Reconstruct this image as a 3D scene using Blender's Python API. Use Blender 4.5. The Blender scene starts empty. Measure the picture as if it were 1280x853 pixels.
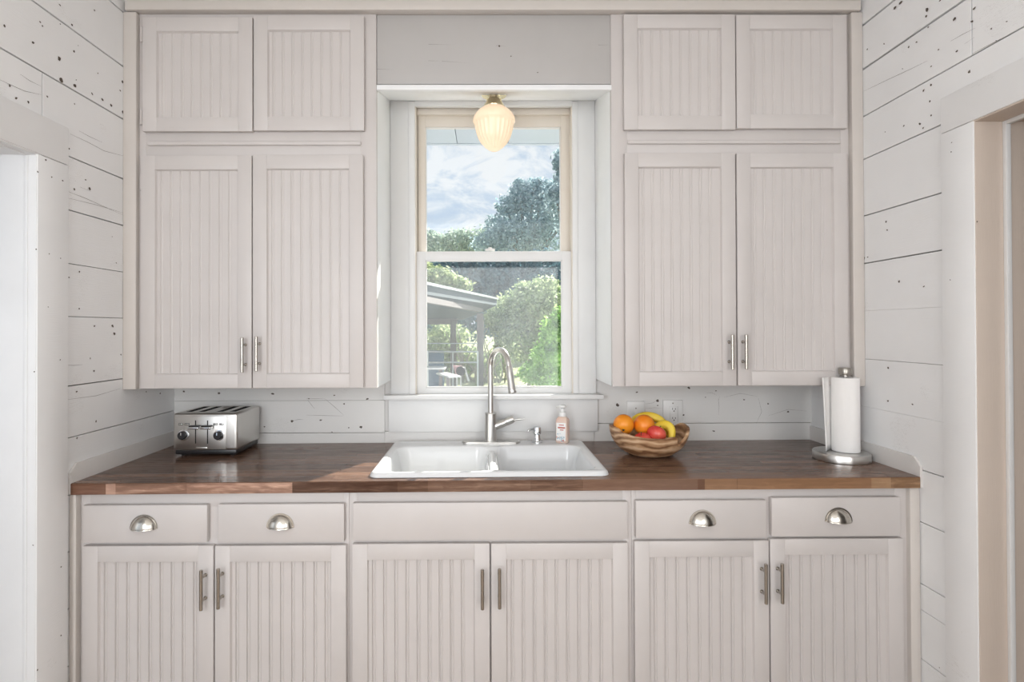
import bpy, bmesh, math, random
from mathutils import Vector, Matrix
R = random.Random(7)
C = bpy.context.scene.collection
PI = math.pi
V = Vector

# ------------------------------------------------------------------ camera model
F = 690.0; CX, CY = 609.95, 406.89
YAW, PIT, ROL = .00626, .00729, -.00318
CZ = 1.4206
def to_world(x, y, z):
    c, s = math.cos(PIT), math.sin(PIT); y, z = c*y - s*z, s*y + c*z
    c, s = math.cos(YAW), math.sin(YAW); x, y = c*x + s*y, -s*x + c*y
    return V((x, y, z))
def ray(px, py):
    u, v = px - CX, py - CY
    c, s = math.cos(ROL), math.sin(ROL)
    return to_world((c*u + s*v)/F, 1.0, -(-s*u + c*v)/F)
def aty(px, py, Y):
    r = ray(px, py); t = Y/r.y; return V((r.x*t, Y, CZ + r.z*t))
def atx(px, py, X):
    r = ray(px, py); t = X/r.x; return V((X, r.y*t, CZ + r.z*t))
def atz(px, py, Z):
    r = ray(px, py); t = (Z - CZ)/r.z; return V((r.x*t, r.y*t, Z))
def bx2(x0, y0, x1, y1, Y):          # a rectangle seen in the photo, on the upright plane Y -> x0, x1, z0, z1 in metres
    m = aty((x0+x1)/2, (y0+y1)/2, Y)
    a = aty(x0, (y0+y1)/2, Y).x; b = aty(x1, (y0+y1)/2, Y).x
    t = aty((x0+x1)/2, y0, Y).z; u = aty((x0+x1)/2, y1, Y).z
    return a, b, u, t

# ------------------------------------------------------------------ materials
def mat(name, col=(.8,.8,.8), rough=.5, metal=0.0, **kw):
    m = bpy.data.materials.new(name); m.use_nodes = True
    b = m.node_tree.nodes['Principled BSDF']
    b.inputs['Base Color'].default_value = (*col, 1); b.inputs['Roughness'].default_value = rough
    b.inputs['Metallic'].default_value = metal
    for k, v in kw.items():
        b.inputs[k.replace('_', ' ')].default_value = v
    return m
class NT:
    def __init__(s, m): s.t = m.node_tree; s.b = s.t.nodes.get('Principled BSDF')
    def n(s, typ, **kw):
        o = s.t.nodes.new(typ)
        for k, v in kw.items(): setattr(o, k, v)
        return o
    def l(s, a, b): s.t.links.new(a, b)
    def coord(s, scale=(1,1,1), rot=(0,0,0), kind='Object'):
        c = s.n('ShaderNodeTexCoord'); m = s.n('ShaderNodeMapping')
        m.inputs['Scale'].default_value = scale; m.inputs['Rotation'].default_value = rot
        s.l(c.outputs[kind], m.inputs['Vector']); return m.outputs['Vector']
    def noise(s, vec, scale, detail=4, rough=.55, dist=0):
        o = s.n('ShaderNodeTexNoise'); s.l(vec, o.inputs['Vector'])
        o.inputs['Scale'].default_value = scale; o.inputs['Detail'].default_value = detail
        o.inputs['Roughness'].default_value = rough; o.inputs['Distortion'].default_value = dist
        return o.outputs['Fac']
    def ramp(s, fac, stops):
        o = s.n('ShaderNodeValToRGB'); s.l(fac, o.inputs['Fac'])
        e = o.color_ramp.elements
        while len(e) < len(stops): e.new(.5)
        for i, (p, c) in enumerate(stops):
            e[i].position = p; e[i].color = (*c, 1) if len(c) == 3 else c
        return o.outputs['Color']
    def math(s, op, a, b=None):
        o = s.n('ShaderNodeMath', operation=op)
        for i, x in enumerate((a, b)):
            if x is None: continue
            if isinstance(x, (int, float)): o.inputs[i].default_value = x
            else: s.l(x, o.inputs[i])
        return o.outputs[0]
    def mix(s, fac, a, b, blend='MIX'):
        o = s.n('ShaderNodeMix', data_type='RGBA', blend_type=blend)
        for i, x in ((0, fac), (6, a), (7, b)):
            if isinstance(x, (int, float)): o.inputs[i].default_value = x
            elif isinstance(x, tuple): o.inputs[i].default_value = (*x, 1)
            else: s.l(x, o.inputs[i])
        return o.outputs[2]
    def bump(s, h, strength=.2, dist=.002):
        o = s.n('ShaderNodeBump'); o.inputs['Strength'].default_value = strength; o.inputs['Distance'].default_value = dist
        s.l(h, o.inputs['Height']); s.l(o.outputs['Normal'], s.b.inputs['Normal'])

def painted_boards(name, col, chipcol=(.09,.075,.06), grain=(3,3,40), amount=.93, rough=.55):
    m = mat(name, col, rough); t = NT(m)
    v = t.coord()
    n = t.noise(v, 2.2, 4)
    base = t.ramp(n, [(.3, tuple(c*.93 for c in col)), (.7, col)])
    vor = t.n('ShaderNodeTexVoronoi'); vor.inputs['Scale'].default_value = 15
    t.l(t.coord((1,.75,1.5)), vor.inputs['Vector'])
    sep = t.n('ShaderNodeSeparateColor'); t.l(vor.outputs['Color'], sep.inputs['Color'])
    rad = t.math('MULTIPLY', t.math('SUBTRACT', sep.outputs['Red'], amount), .34)
    wob = t.math('MULTIPLY', t.math('SUBTRACT', t.noise(v, 260, 2), .5), .05)
    spot = t.math('LESS_THAN', t.math('ADD', vor.outputs['Distance'], wob), rad)
    c2 = t.mix(spot, base, chipcol)
    # hairline paint cracks that run with the grain
    g = t.noise(t.coord(grain), 9, 3, .5, .2)
    cr = t.math('MULTIPLY', t.math('LESS_THAN', t.math('ABSOLUTE', t.math('SUBTRACT', g, .5)), .004), t.math('GREATER_THAN', t.noise(v, 4.5, 2), .63))
    c3 = t.mix(t.math('MULTIPLY', cr, .55), c2, (.25,.22,.2))
    t.l(c3, t.b.inputs['Base Color'])
    t.bump(t.math('SUBTRACT', t.math('ADD', t.math('MULTIPLY', g, .6), t.math('MULTIPLY', n, .4)), t.math('MULTIPLY', spot, .8)), .25, .003)
    return m
def paint(name, col, rough=.42, mottled=.05):
    m = mat(name, col, rough); t = NT(m); v = t.coord()
    n = t.noise(v, 5, 4)
    t.l(t.ramp(n, [(.3, tuple(c*(1-mottled) for c in col)), (.7, col)]), t.b.inputs['Base Color'])
    t.bump(t.noise(t.coord((6,6,1.2)), 45, 3), .06, .002)
    return m

M = {}
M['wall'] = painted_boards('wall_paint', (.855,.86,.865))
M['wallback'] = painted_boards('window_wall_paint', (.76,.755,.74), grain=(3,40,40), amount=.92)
M['gap'] = mat('board_gap', (.018,.016,.014), .9)
M['chip'] = mat('bare_wood_chip', (.10,.08,.065), .85)
M['cab'] = paint('cabinet_paint', (.605,.572,.558))
M['trim'] = paint('trim_paint', (.74,.72,.70))
M['win'] = paint('window_paint', (.75,.755,.755))
M['win_sky'] = paint('sky_lightened_paint', (.87,.88,.89))  # paler than the trim: sky light in the window recess put into the colour
M['jambR'] = painted_boards('old_beige_paint', (.62,.53,.46), (.75,.7,.65), (30,30,2), .93)
M['jambL'] = paint('jamb_white_paint', (.84,.85,.86))
M['oldwin'] = paint('aged_window_paint', (.70,.65,.58))
M['steel'] = mat('brushed_steel', (.62,.61,.59), .28, 1.0)
M['steel2'] = mat('brushed_toaster_steel', (.66,.645,.62), .3, 1.0)
t = NT(M['steel2']); t.bump(t.noise(t.coord((1,1,60)), 12, 2), .04, .001)
M['nickel'] = mat('brushed_nickel', (.60,.57,.52), .24, 1.0)
M['handle'] = mat('handle_nickel', (.43,.40,.36), .27, 1.0)
M['darknickel'] = mat('dark_nickel', (.36,.34,.31), .3, 1.0)
M['chrome'] = mat('chrome', (.72,.74,.76), .08, 1.0)
M['brass'] = mat('pale_brass', (.72,.62,.42), .22, 1.0)
M['black'] = mat('black_plastic', (.015,.015,.017), .35)
M['dark'] = mat('dark_inside', (.02,.02,.02), .8)
M['sink'] = mat('white_enamel', (.74,.755,.77), .12)
M['paper'] = mat('paper_towel', (.86,.85,.84), .9)
t = NT(M['paper']); t.bump(t.noise(t.coord(), 160, 2), .25, .002)
M['plate'] = mat('white_plastic', (.78,.78,.77), .3)
M['floor'] = mat('floor_boards', (.22,.14,.09), .4)
t = NT(M['floor']); t.l(t.ramp(t.noise(t.coord((14,1,1)), 3, 5), [(.3,(.27,.19,.13)),(.7,(.42,.32,.23))]), t.b.inputs['Base Color'])
M['trim2'] = paint('aged_trim_paint', (.62,.58,.545))
M['soffitp'] = paint('shade_grey_paint', (.47,.455,.445))  # recess shade over the window put into a greyer colour
M['ceil'] = paint('ceiling_paint', (.80,.78,.75))

def counter_mat(name, front=False):
    m = mat(name, (.09,.05,.035), .3); t = NT(m)
    # glued staves along the counter
    br = t.n('ShaderNodeTexBrick'); br.offset = .37
    br.inputs['Scale'].default_value = 1; br.inputs['Brick Width'].default_value = .52; br.inputs['Row Height'].default_value = .042
    br.inputs['Mortar Size'].default_value = .0006; br.inputs['Bias'].default_value = 0
    br.inputs['Color1'].default_value = (.0,.0,.0,1); br.inputs['Color2'].default_value = (1,1,1,1); br.inputs['Mortar'].default_value = (.1,.1,.1,1)
    t.l(t.coord(), br.inputs['Vector'])
    g = t.noise(t.coord((.8,24,24)), 3, 7, .72, .4)
    g2 = t.noise(t.coord((5,26,26)), 2.2, 3, .5, 1.5)
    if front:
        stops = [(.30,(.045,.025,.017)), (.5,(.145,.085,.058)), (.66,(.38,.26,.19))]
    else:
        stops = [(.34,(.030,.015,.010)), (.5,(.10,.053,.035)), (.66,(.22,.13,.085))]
    gg = t.math('ADD', t.math('MULTIPLY', g, .62), t.math('MULTIPLY', g2, .38))
    a = t.ramp(gg, stops)
    k = t.mix(t.math('MULTIPLY', br.outputs['Color'], .62), a, (.26,.15,.10) if not front else (.46,.32,.255))
    t.l(k, t.b.inputs['Base Color'])
    t.l(t.ramp(g, [(.3,(.15,.15,.15)),(.7,(.27,.27,.27))]), t.b.inputs['Roughness'])
    t.l(t.ramp(gg, [(.38,(.04,.04,.04)),(.62,(.5,.5,.5))]), t.b.inputs['Specular IOR Level'])
    t.bump(gg, .12, .002)
    if front:      # the front edge is made of boards of different tone
        sx = t.n('ShaderNodeSeparateXYZ'); tc = t.n('ShaderNodeTexCoord'); t.l(tc.outputs['Object'], sx.inputs[0])
        u = t.math('MULTIPLY', t.math('ADD', sx.outputs['X'], 1.5), 1/3.0)
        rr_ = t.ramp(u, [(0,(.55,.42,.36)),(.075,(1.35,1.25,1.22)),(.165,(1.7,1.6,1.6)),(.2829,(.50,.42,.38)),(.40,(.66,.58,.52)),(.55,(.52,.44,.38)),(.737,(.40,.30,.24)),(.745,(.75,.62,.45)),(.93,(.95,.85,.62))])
        rr_.node.color_ramp.interpolation = 'CONSTANT'
        t.l(t.mix(1.0, k, rr_, 'MULTIPLY'), t.b.inputs['Base Color'])
    return m
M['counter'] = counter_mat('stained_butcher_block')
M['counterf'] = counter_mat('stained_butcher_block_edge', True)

# ------------------------------------------------------------------ mesh builder
class MB:
    def __init__(s): s.bm = bmesh.new()
    def _tag(s, before, mi, smooth=False):
        for f in s.bm.faces:
            if f not in before: f.material_index = mi; f.smooth = smooth
    def box(s, x0, x1, y0, y1, z0, z1, bev=0.0, mi=0, seg=2):
        b = bmesh.new()
        bmesh.ops.create_cube(b, size=1)
        for v in b.verts:
            v.co = V(((x0+x1)/2 + v.co.x*(x1-x0), (y0+y1)/2 + v.co.y*(y1-y0), (z0+z1)/2 + v.co.z*(z1-z0)))
        if bev > 0:
            bmesh.ops.bevel(b, geom=b.edges[:], offset=bev, segments=seg, profile=.5, affect='EDGES')
        s.add(b, mi); return s
    def add(s, b, mi=0, mtx=None, smooth=True):
        if mtx is not None: bmesh.ops.transform(b, matrix=mtx, verts=b.verts)
        vs = [s.bm.verts.new(v.co) for v in b.verts]
        b.verts.index_update()
        for f in b.faces:
            try: nf = s.bm.faces.new([vs[v.index] for v in f.verts])
            except ValueError: continue
            nf.material_index = mi; nf.smooth = smooth
        b.free(); return s
    def grid(s, rows, mi=0, close_u=False, close_v=False):     # rows of points -> quads
        vv = [[s.bm.verts.new(p) for p in r] for r in rows]
        n = len(vv); m = len(vv[0])
        for i in range(n - (0 if close_u else 1)):
            for j in range(m - (0 if close_v else 1)):
                q = [vv[i][j], vv[i][(j+1) % m], vv[(i+1) % n][(j+1) % m], vv[(i+1) % n][j]]
                q = [a for k, a in enumerate(q) if a not in q[:k]]
                try: f = s.bm.faces.new(q); f.material_index = mi; f.smooth = True
                except ValueError: pass
        return vv
    def cap(s, ring, mi=0):
        try: f = s.bm.faces.new(ring); f.material_index = mi; f.smooth = True
        except ValueError: pass
    def lathe(s, prof, c=(0,0,0), seg=32, mi=0, axis='Z', fn=None, caps=True):
        c = V(c); rows = []
        for k, (r, h) in enumerate(prof):
            row = []
            for j in range(seg):
                a = 2*PI*j/seg; rr = r if fn is None else fn(r, h, a)
                if axis == 'Z': p = V((rr*math.cos(a), rr*math.sin(a), h))
                elif axis == 'Y': p = V((rr*math.cos(a), h, rr*math.sin(a)))
                else: p = V((h, rr*math.cos(a), rr*math.sin(a)))
                row.append(c + p)
            rows.append(row)
        vv = s.grid(rows, mi, close_v=True)
        if caps: s.cap(vv[0], mi); s.cap(vv[-1], mi)
        return s
    def tube(s, pts, rad, seg=12, mi=0, caps=True, prof=None):
        pts = [V(p) for p in pts]; n = len(pts)
        rads = rad if isinstance(rad, (list, tuple)) else [rad]*n
        up = V((.123, .31, .94)); rows = []
        tprev = None; nrm = None
        for i in range(n):
            tg = (pts[min(i+1, n-1)] - pts[max(i-1, 0)]).normalized()
            if nrm is None:
                nrm = tg.orthogonal().normalized()
            else:
                nrm = (nrm - tg*nrm.dot(tg)).normalized()
            bn = tg.cross(nrm)
            row = []
            for j in range(seg):
                a = 2*PI*j/seg; k = 1 if prof is None else prof(a)
                row.append(pts[i] + (nrm*math.cos(a) + bn*math.sin(a))*rads[i]*k)
            rows.append(row)
        vv = s.grid(rows, mi, close_v=True)
        if caps: s.cap(vv[0], mi); s.cap(vv[-1], mi)
        return s
    def beam(s, a, b, w, h, mi=0):                              # a straight bar of width w and height h
        a, b = V(a), V(b); d = (b-a); L = d.length; q = d.to_track_quat('X', 'Z')
        k = bmesh.new(); bmesh.ops.create_cube(k, size=1)
        for v in k.verts: v.co = V((v.co.x*L, v.co.y*w, v.co.z*h))
        return s.add(k, mi, Matrix.Translation((a+b)/2) @ q.to_matrix().to_4x4(), smooth=False)
    def prism(s, poly, axis, a, b, mi=0):                       # polygon in the two other axes, extruded a..b
        def P(u, w, t):
            return V((t, u, w)) if axis == 'X' else V((u, t, w)) if axis == 'Y' else V((u, w, t))
        A = [s.bm.verts.new(P(u, w, a)) for u, w in poly]; B = [s.bm.verts.new(P(u, w, b)) for u, w in poly]
        n = len(poly); fs = [s.bm.faces.new(A), s.bm.faces.new(B[::-1])]
        for i in range(n): fs.append(s.bm.faces.new([A[i], B[i], B[(i+1) % n], A[(i+1) % n]]))
        for f in fs: f.material_index = mi
        return s
    def blob(s, pts, mi=0):                                     # one flat polygon
        f = s.bm.faces.new([s.bm.verts.new(p) for p in pts]); f.material_index = mi
    def done(s, name, mats, parent=None, origin=None, angle=35, fixn=True):
        if fixn: bmesh.ops.recalc_face_normals(s.bm, faces=s.bm.faces[:])
        o0 = V(origin) if origin is not None else (parent.matrix_world.translation.copy() if parent is not None else V((0,0,0)))
        if parent is not None:
            p = parent; o0 = V((0,0,0))
            while p is not None: o0 = o0 + p.location; p = p.parent
        for v in s.bm.verts: v.co -= o0
        me = bpy.data.meshes.new(name); s.bm.to_mesh(me); s.bm.free()
        for m in (mats if isinstance(mats, (list, tuple)) else [mats]): me.materials.append(m)
        try: me.set_sharp_from_angle(angle=math.radians(angle))
        except Exception: pass
        o = bpy.data.objects.new(name, me); C.objects.link(o)
        if parent is not None: o.parent = parent
        else: o.location = o0
        return o

def empty(name, loc, label, cat, group=None):
    o = bpy.data.objects.new(name, None); C.objects.link(o); o.location = loc; o.empty_display_size = .05
    return tag(o, label, cat, group)
def tag(o, label, cat, group=None, kind=None):
    o['label'] = label; o['category'] = cat
    if group: o['group'] = group
    if kind: o['kind'] = kind
    return o
def struct(o, label=None, cat=None):
    o['kind'] = 'structure'
    if label: o['label'] = label; o['category'] = cat
    return o
def boolean_cut(o, cutter_mb):
    c = cutter_mb.done('cutter_tmp', [])
    md = o.modifiers.new('b', 'BOOLEAN'); md.operation = 'DIFFERENCE'; md.object = c; md.solver = 'EXACT'
    dg = bpy.context.evaluated_depsgraph_get(); dg.update()
    me = bpy.data.meshes.new_from_object(o.evaluated_get(dg))
    o.modifiers.clear(); old = o.data; o.data = me; bpy.data.meshes.remove(old)
    m2 = c.data; bpy.data.objects.remove(c); bpy.data.meshes.remove(m2)

# ------------------------------------------------------------------ main planes
XL, XR = -1.392, 1.476
YF, YB, YU = 1.854, 2.489, 2.155
ZT = .914
def zc(x): return ZT + .003*x            # the old counter runs very slightly uphill to the right
CEIL = 2.712
REAR = -2.2

# ---- side walls of horizontal boards with a doorway each
def chips(mb, spots, plane, val, mi, out):
    for (px, py, s) in spots:
        p = atx(px, py, val) if plane == 'X' else aty(px, py, val)
        r = s*p.y/690*.62; n = 7; pts = []
        el = R.uniform(.5, 1.1); th = R.uniform(-.5, .5)
        for k in range(n):
            a = 2*PI*k/n; q = r*R.uniform(.55, 1.15)
            u, w = q*math.cos(a), q*math.sin(a)*el
            u, w = u*math.cos(th)-w*math.sin(th), u*math.sin(th)+w*math.cos(th)
            pts.append(p + (V((out*.0007, u, w)) if plane == 'X' else V((u, -.0007, w))))
        mb.blob(pts, mi)

def cracks(mb, lines, plane, val, mi, out, wd=.0011):
    for ln in lines:
        ps = [(atx(x, y, val) + V((out*.0008, 0, 0))) if plane == 'X' else (aty(x, y, val) + V((0, -.0008, 0))) for x, y in ln]
        for i in range(len(ps)-1):
            d = (ps[i+1]-ps[i]).normalized(); n = V((out, 0, 0)).cross(d) if plane == 'X' else V((0, -1, 0)).cross(d)
            w0 = wd*(.4 if i == 0 else 1); w1 = wd*(.3 if i == len(ps)-2 else 1)
            mb.blob([ps[i]-n*w0/2, ps[i+1]-n*w1/2, ps[i+1]+n*w1/2, ps[i]+n*w0/2], mi)
def side_wall(name, X, out, gaps, dy0, dy1, dz, joints, spots, crk=()):
    # out = +1 when the room lies towards +X of this wall
    mb = MB()
    zs = [(0, 0)] + gaps + [(CEIL + .02, 0)]
    for i in range(len(zs)-1):
        z0 = zs[i][0] + zs[i][1]/2; z1 = zs[i+1][0] - zs[i+1][1]/2
        d = R.uniform(0, .0016)
        cuts = [(REAR, dy0), (dy1, YB+.02)] if z0 < dz else [(REAR, YB+.02)]
        if z0 < dz < z1:
            cuts = []
            mb_parts = [(REAR, dy0, z0, z1), (dy1, YB+.02, z0, z1), (dy0, dy1, dz, z1)]
        else: mb_parts = [(a, b, z0, z1) for a, b in cuts]
        for (a, b, c0, c1) in mb_parts:
            js = [j for (k, j) in joints if k == i and a < j < b]
            seq = [a] + js + [b]
            for q in range(len(seq)-1):
                ya = seq[q] + (.002 if q else 0); yb = seq[q+1] - (.002 if q < len(seq)-2 else 0)
                xs = sorted((X - out*.022, X - out*d))
                mb.box(xs[0], xs[1], ya, yb, c0, c1, .0008, 0, 1)
    for (a, b, c0, c1) in [(REAR, dy0, 0, CEIL), (dy1, YB+.14, 0, CEIL), (dy0, dy1, dz, CEIL)]:
        xs = sorted((X - out*.020, X - out*.135))
        mb.box(xs[0], xs[1], a, b, c0, c1, 0, 1)
    chips(mb, spots, 'X', X, 2, out); cracks(mb, crk, 'X', X, 2, out)
    return struct(mb.done(name, [M['wall'], M['gap'], M['chip']]))

sp = [(298,25,3),(472,52,3),(22,130,4),(165,213,4),(295,292,5),(305,400,6),(375,430,5),(200,110,3),(212,130,2.5),(300,120,2),(360,125,3),(370,258,3),(390,228,2),
      (460,470,4),(510,498,4),(556,528,5),(613,560,4),(612,410,3),(600,452,3),(488,367,2),(235,483,2.5),(48,428,3),(80,490,4),(140,510,3),(345,745,2.5),(372,520,2),(380,400,2)]
spL = [(x/4, y/4, s) for x, y, s in sp if not (x < 330 and y > 560)]
sp = [(422,170,2.2),(367,200,2.6),(421,367,2.4),(503,460,2.4),(600,460,4),(608,500,3.5),(355,465,3),(354,598,4),(480,632,2),(500,700,2.4),(643,612,2.2),(407,810,3),(619,123,2.4),(779,810,2.2),(671,33,2),(671,650,2)]
spL += [(x/4.264, 300+y/4.264, s) for x, y, s in sp]
spL += [(93,237,3),(107,225,2.5),(112,236,4),(140,296,2),(96,548,2.5),(120,527,2.5),(200,492,2)]
gl = [(.30,.003),(.49,.003),(.68,.003),(.87,.003),(1.061,.003),(1.235,.0035),(1.468,.002),(1.646,.002),(1.826,.004),(2.006,.004),(2.237,.005),(2.441,.0055),(2.652,.006)]
jl = atx(53, 110, XL).y
dL0, dL1, dLz = .82, 1.7035, 1.963
side_wall('wall_left', XL, 1, gl, dL0-.02, dL1+.02, dLz+.02, [(10, jl)], spL, [[(x/4, y/4) for x, y in l] for l in ([(0,400),(60,428),(120,455),(205,474)], [(100,372),(150,405),(205,432)], [(350,670),(440,712),(520,755),(635,785)], [(395,655),(450,685),(510,712)])]
          + [[(81+x/1.854-155/1.854, 180+y/1.854) for x, y in l] for l in ([(155,108),(200,125),(290,165)], [(190,100),(215,110)], [(160,125),(230,142),(290,160)])] + [[(82,456.5),(92,457),(103,456)], [(82,500),(120,495),(150,486)]])
sp = [(725,55,6),(720,92,3),(995,48,5),(882,108,4.5),(980,122,4),(665,240,3),(895,293,3.5),(705,516,3.5),(685,706,4),(702,730,3),(592,718,2.5),(620,268,2.5),(585,392,2),(1092,163,2.5),(1120,232,2),
      (732,155,2.5),(790,283,2.5),(748,380,2.5),(748,483,3),(740,578,2.5),(748,658,2.5),(575,14,6),(540,45,5),(800,2,3),(1180,122,2.5),(965,410,4),(385,280,2),(487,752,2),(480,250,2)]
spR = [(1000+x/4.56, y/4.56, s) for x, y, s in sp]
sp = [(163,217,3),(165,237,3),(193,356,3.5),(250,368,3),(112,302,3.5),(167,556,3),(167,633,2.5),(224,641,3),(120,300,2.5)]
spR += [(1020+x/1.854, 160+y/1.854, s) for x, y, s in sp]
gr = [(.30,.003),(.466,.002),(.554,.003),(.763,.003),(.94,.003),(1.116,.0004),(1.301,.0014),(1.488,.0004),(1.672,.004),(1.857,.004),(2.077,.004),(2.244,.005),(2.429,.0075),(2.601,.0075)]
jr = atx(1214.5, 87, XR).y
dR0, dR1, dRz = .74, 1.6305, 2.035
side_wall('wall_right', XR, -1, gr, dR0-.02, dR1+.02, dRz+.02, [(12, jr)], spR, [[(1000+x/4.56, y/4.56) for x, y in l] for l in ([(365,520),(500,455),(640,390),(730,345)], [(860,235),(930,195),(1000,160)], [(940,250),(995,213)], [(380,385),(480,318),(600,235),(690,155)], [(985,305),(1110,240),(1270,160)])])

# ---- window wall: boards below and beside the window
OW = bx2(518.5, 130, 716.5, 497, 2.47)     # window opening
mb = MB()
xl_, xr_ = -.449, .492
for lo_, hi_, bz in ((XL-.02, xl_-.0015, [.60, .80, .9575, 1.103, 1.30, 1.52, 1.75, 1.98, 2.20, 2.42, 2.60, 2.74]), (xr_+.0015, XR+.02, [.60, .80, .994, 1.19, 1.40, 1.60, 1.80, 2.0, 2.2, 2.42, 2.6, 2.74])):
    for k in range(len(bz)-1):
        g0 = .0004 if abs(bz[k]-1.103) < .001 else .0011; g1 = .0004 if abs(bz[k+1]-1.103) < .001 else .0011
        mb.box(lo_, hi_, YB, YB+.022, bz[k]+g0, bz[k+1]-g1, .0006, 0, 1)
mb.box(xl_, xr_, YB-.004, YB+.022, .6, .962, .001)
mb.box(xl_, OW[0]-.02, YB, YB+.022, .964, 2.72, .001); mb.box(OW[1]+.02, xr_, YB, YB+.022, .964, 2.72, .001)
mb.box(OW[0]-.02, OW[1]+.02, YB, YB+.022, .964, OW[2]-.03, .001); mb.box(OW[0]-.02, OW[1]+.02, YB, YB+.022, OW[3]+.02, 2.72, .001)
for a, b, c0, c1 in ((XL-.1, OW[0]-.02, .0, 2.74), (OW[1]+.02, XR+.1, 0, 2.74), (OW[0]-.02, OW[1]+.02, 0, OW[2]-.03), (OW[0]-.02, OW[1]+.02, OW[3]+.02, 2.74)):
    mb.box(a, b, YB+.0205, YB+.14, c0, c1, 0, 1)
sp = [(190+x/5.333, 470+y/5.333, s) for x, y, s in [(447,115,3),(213,105,2.5),(805,120,3.5),(935,302,3),(750,340,2),(1125,296,3),(1215,130,2.5),(1045,152,2),(1200,375,2)]]
sp += [(740+x/7.756, 480+y/7.756, s) for x, y, s in [(433,83,2.5),(245,208,4),(635,165,4),(600,310,3.5),(938,40,3),(1200,68,2),(1178,458,3),(635,210,2),(888,302,2.5),(1100,130,2)]]
sp += [(430, 505, 2), (459, 499, 3), (451, 534, 3), (436, 535, 2), (930,500,2.5),(985,515,2.5),(960,505,2)]
chips(mb, sp, 'Y', YB, 2, -1)
cracks(mb, [[(190+x/5.333, 470+y/5.333) for x, y in l] for l in ([(1030,152),(1090,153),(1150,150)], [(1150,151),(1215,205),(1278,262)], [(1030,262),(1150,265),(1275,268)], [(1035,158),(1060,190),(1085,220)], [(940,300),(980,290),(1010,292)])], 'Y', YB, 2, -1)
cracks(mb, [[(740+x/7.756, 480+y/7.756) for x, y in l] for l in ([(1238,120),(1225,160),(1232,220),(1226,305)], [(1110,90),(1160,85),(1210,110)], [(520,195),(590,185),(640,150)], [(520,240),(600,232),(690,236)])] + [[(905,497),(925,492),(948,496)], [(948,498),(952,515),(945,530)], [(960,520),(985,512),(1008,514)]], 'Y', YB, 2, -1, .0008)
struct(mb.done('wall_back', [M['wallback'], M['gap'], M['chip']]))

mb = MB(); mb.box(-4.2, 4.2, REAR-.1, 2.62, -.06, 0)
struct(mb.done('floor', M['floor']))
mb = MB(); mb.box(XL-.13, XR+.13, REAR-.1, 2.62, CEIL, CEIL+.05)
struct(mb.done('ceiling', M['ceil']))
# rear wall with a wide opening added for the fill lamp (behind the photographer)
mb = MB()
for a, b, c0, c1 in ((XL-.13, -.95, 0, CEIL), (.95, XR+.13, 0, CEIL), (-.95, .95, 0, .3), (-.95, .95, 2.25, CEIL)):
    mb.box(a, b, REAR-.1, REAR, c0, c1)
struct(mb.done('wall_rear', M['trim']))
# plain walls of the neighbouring rooms
mb = MB(); mb.box(-4.2, XL-.14, 2.0, 2.05, 0, 2.7); mb.box(-4.25, -4.2, -1, 2.05, 0, 2.7); mb.box(-4.2, XL-.14, -.5, 2.05, 2.6, 2.65)
struct(mb.done('wall_side_room_left', M['trim']))
mb = MB(); mb.box(XR+.14, 4.2, 2.0, 2.05, 0, 2.7); mb.box(4.2, 4.25, -1, 2.05, 0, 2.7); mb.box(XR+.14, 4.2, -1, 2.05, 2.6, 2.65); mb.box(XR+.14, 4.2, -1.05, -1, 0, 2.7)
struct(mb.done('wall_side_room_right', M['trim']))

# ---- doorways: casings, jambs, stops
def doorway(name, X, out, y0, y1, zh, cw, mjamb, spots, stop):
    root = bpy.data.objects.new(name, None); C.objects.link(root); root.location = (X, (y0+y1)/2, 0); struct(root)
    xs = sorted((X, X + out*.018))
    mb = MB(); mb.box(xs[0], xs[1], y1+.002, y1+cw, 0, zh+.003, .0015); chips(mb, spots, 'X', X+out*.018, 1, out)
    mb.done('casing', [M['wall'], M['chip']], root)
    mb = MB(); mb.box(xs[0], xs[1], y0-cw, y0, 0, zh+.003, .0015); mb.done('casing', M['wall'], root)
    mb = MB(); mb.box(xs[0], xs[1]+(0 if out < 0 else 0), y0-cw, y1+cw, zh+.005, zh+cw, .0015); mb.done('head_casing', M['wall'], root)
    xj = sorted((X + out*.014, X - out*.15))
    mb = MB(); mb.box(xj[0], xj[1], y1, y1+.02, 0, zh+.02, .001); mb.done('jamb', mjamb, root)
    mb = MB(); mb.box(xj[0], xj[1], y0-.02, y0, 0, zh+.02, .001); mb.done('jamb', mjamb, root)
    mb = MB(); mb.box(xj[0], xj[1], y0, y1, zh, zh+.02, .001); mb.done('head_jamb', mjamb, root)
    if stop:
        a, b, th, mt = stop
        xa = sorted((X - out*a, X - out*b))
        mb = MB(); mb.box(xa[0], xa[1], y1-th, y1, 0, zh, .0015); mb.box(xa[0], xa[1], y0, y1-th, zh-th, zh, .0015); mb.done('door_stop', mt, root)
    return root
doorway('door_1', XL, 1, dL0, dL1, dLz, .128, M['jambL'],
        [(192/4.264, 300+50/4.264, 2.4), (262/4.264, 300+75/4.264, 2), (322/4.264, 300+98/4.264, 2.2), (60, 384, 1.6), (75, 450, 1.8), (42.5, 465, 2), (41, 682, 2.2), (76, 709, 2.2), (76, 795, 2), (47, 215, 2.6), (64.5, 221.5, 2.2), (78, 226, 2.4), (46.5, 838, 1.8), (57, 200, 3)], (.010, .022, .003, M['jambL']))
r = doorway('door_2', XR, -1, dR0, dR1, dRz, .118, M['jambR'],
        [(1190, 178, 2), (1189, 190, 1.8), (1222, 277, 2), (1188, 350, 1.6), (1174.5, 835, 1.6)], (.068, .083, .012, M['win']))

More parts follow.
